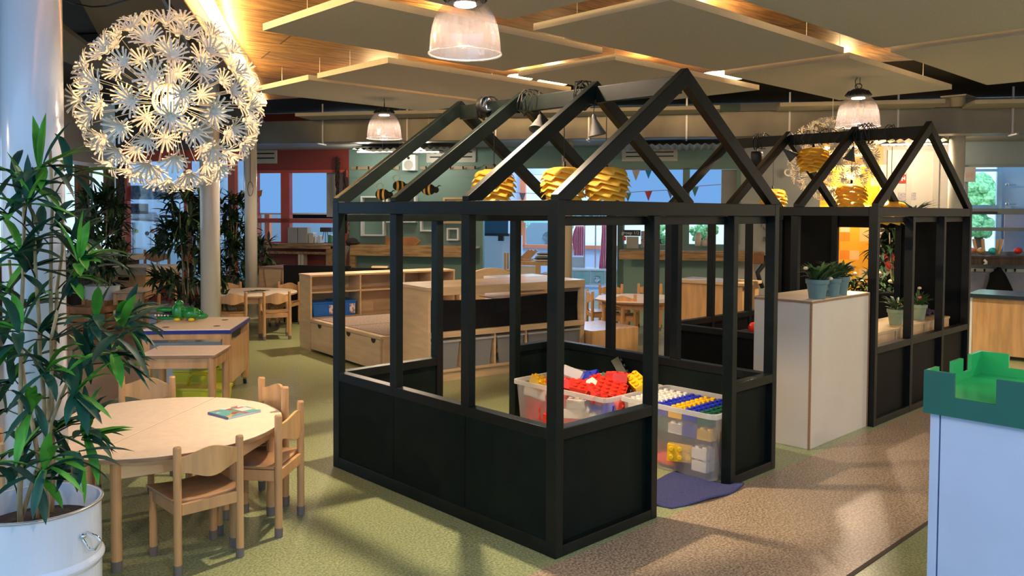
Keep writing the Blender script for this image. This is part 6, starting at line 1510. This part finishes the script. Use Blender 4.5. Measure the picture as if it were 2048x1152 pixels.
for i, (x, y, c) in enumerate(((273,462,mat('lime butterfly', (.5,.75,.1), .6)), (305,462,ORNG), (294,467,BLK), (302,502,mat('purple butterfly', (.25,.08,.35), .6)))):
    b = GMB(); b.ball(WP(x, y, .84), .04, 8, 6, (1,.3,1)); tag(b.build('butterfly_sticker', c), ['lime','orange','black','purple'][i]+' butterfly on the display house pane', 'sticker', 'butterflies on the display house')
p = WP(325, 560, 1.1); chair((p.x, p.y), math.atan2(-WN.y, -WN.x)+.2, 'child chair in the glass room right of the display house', 1.55)
b = WMB(); b.wb(318, 430, 340, 436, .8, .9); tag(b.build('wall_bar', BLK, bevel=.01), 'dark curved bar on the pale wall above the display house', 'bar')
# orange butterfly on glass near the slimmer column
t = wthing('paper_butterfly', 'orange spotted paper butterfly behind the slimmer cream column', 'butterfly', 500, 400, .3)
for s_ in (-1, 1):
    b = MB(WT); c0_ = wsz(503, 394, .3)
    b.prism([(0,0),(s_*.10,.10),(s_*.22,.13),(s_*.20,.02),(s_*.13,-.02),(s_*.15,-.10),(s_*.05,-.08)][::s_], 0, .008, Matrix(((1,0,0),(0,0,1),(0,1,0))))
    b.v = [WT @ ((WTI @ p)+Vector((c0_[0], .3, c0_[1]))) for p in b.v]
    b.build('wing', ORNG, t)
t2 = MB(I4); t2.tube([WP(503,398,.32), WP(503,388,.32)], .015, 6); t2.build('body', BROWN, t)
# dark shelf, crates, sand table
p = lw(140, 11.4); zt_ = A(160, 508, 11.4).z; e = lw(192, 11.0)-p
t = thing('dark_shelf', 'dark scrap wood cabinet with pale worktop behind the white column', 'cabinet', (p.x, p.y, 0), math.atan2(e.y, e.x))
addb('body', DARKW, t, -.6, e.length, 0, .6, 0, zt_-.08); addb('worktop', mat('pale worn worktop', (.46,.42,.36), .6), t, -.62, e.length+.05, -.06, .66, zt_-.08, zt_); addb('side_post', WOODH, t, e.length-.07, e.length+.01, -.02, .1, 0, zt_-.08)
def slat_crate(px, D, w_, h_, label):
    p = lw(px, D); t = thing('slat_crate', label, 'crate', (p.x, p.y, 0), -YAW-.25, 'slatted wooden crates behind the white column')
    for i in range(4):
        z = h_*i/4+.012; b = MB()
        for y in (0, .38): b.box(-w_/2, w_/2, y, y+.015, z, z+h_/4-.022)
        for x in (-w_/2, w_/2-.015): b.box(x, x+.015, .016, .379, z, z+h_/4-.022)
        b.build('slat', CRATEW, t)
    for x in (-w_/2+.02, w_/2-.06): addb('corner_post', CRATEW, t, x, x+.04, -.014, 0, 0, h_)
    addb('bottom', CRATEW, t, -w_/2+.016, w_/2-.016, .016, .379, 0, .012)
slat_crate(158, 9.6, .42, .38, 'slatted wooden crate nearer the white column'); slat_crate(186, 9.9, .36, .43, 'slatted wooden crate beside the white drum planter')
p0_, p1_ = AZ(210, 10.7, 0), AZ(285, 10.5, 0); e = p1_-p0_; zt_ = A(250, 535, 10.6).z
t = thing('sand_table', 'raised wooden sand table with pale rim left of the red frame', 'table', (p0_.x, p0_.y, 0), math.atan2(e.y, e.x)+.1); wl = e.length
addb('rim', mat('pale worn rim', (.50,.40,.28), .5), t, 0, wl, 0, .7, zt_-.10, zt_); addb('tray', BEECH, t, .03, wl-.03, .02, .68, zt_-.26, zt_-.10); addb('slot', BLKM, t, wl*.3, wl*.55, -.002, .019, zt_-.17, zt_-.13)
for x in (.03, wl-.08):
    for y in (.03, .62): addb('leg', BEECH, t, x, x+.05, y, y+.05, 0, zt_-.26)
p = AZ(222, 9.9, 0); t = rect_table(p, -YAW+.15, .36, .8, .52, 'small low side table in front of the sand table')

# greenery outside the windows
GRV = mat('light green tree leaves', (.12,.40,.16), .7, 0, 22, col2=(.45,.85,.45), bump=1)  # noise between two bright leaf greens
def tree(px0, py0, px1, py1, o, n, label, seed, r=(.12,.3)):
    rr = random.Random(seed); t = wthing('tree', label, 'tree', (px0+px1)/2, 560, o, 'trees outside the windows'); b = GMB(); cx, cy = (px0+px1)/2, (py0+py1)/2
    for i in range(n):
        a = rr.uniform(0, 6.28); k = rr.random()**.6; p = WP(cx+(px1-px0)/2*k*cos(a), cy+(py1-py0)/2*k*sin(a), o)+WN*rr.uniform(-.15,.15)
        for _ in range(3): b.ball(p+Vector((rr.uniform(-.1,.1), rr.uniform(-.1,.1), rr.uniform(-.1,.1))), rr.uniform(*r)*.5, 7, 5)
    b.build('crown', GRV, t, smooth=False)
    q0 = WP(cx, 560, o); q0.z = 0; b = GMB(); b.tube([q0, WP(cx, cy, o)], .05, 8); b.build('trunk', BROWN, t)
tree(1936, 362, 1986, 408, -3.0, 34, 'bright green tree outside the right window', 1)
tree(1936, 432, 1972, 462, -3.0, 18, 'lower green bush outside the right window', 2)
tree(1300, 452, 1340, 482, -.75, 14, 'green bush outside the left part of the low teal window', 3, (.06,.14))
tree(1385, 452, 1425, 474, -.75, 14, 'green bush outside the right part of the low teal window', 4, (.06,.14))
tree(1105, 450, 1135, 470, -6.5, 12, 'pale green bush outside the far orange window', 5)
lamp('greenery_fill', WT @ Vector((wsz(1960,400,-2)[0], -1.6, 2.6)), 60, (.8,1,1), .4)  # added lamp to brighten the trees outside the right window
lamp('greenery_fill', WT @ Vector((wsz(1360,460,-.5)[0], -.45, 1.5)), 5, (.8,1,1), .2)  # added lamp to brighten the bushes behind the low teal window
# curtains in the left window wall
for i, (a, c) in enumerate(((.12,.55),(1.12,1.62),(2.15,2.7))):
    b = lmb(); vs = []; k = 14
    for zc_ in (1.1, 2.2):
        for j in range(k+1): vs.append((a+(c-a)*j/k, (.02+.02*sin(j*1.6))*hallside, zc_))
    b.add(vs, [(j, j+1, k+1+j+1, k+1+j) for j in range(k)])
    tag(b.build('curtain', mat('tan curtain cloth', (.22,.13,.09), .8, .2, 6, stretch=(8,8,1)), sol=.004), ['farthest','middle','nearest'][i]+' tan curtain in the white framed windows behind the white column', 'curtain', 'tan curtains in the left windows')
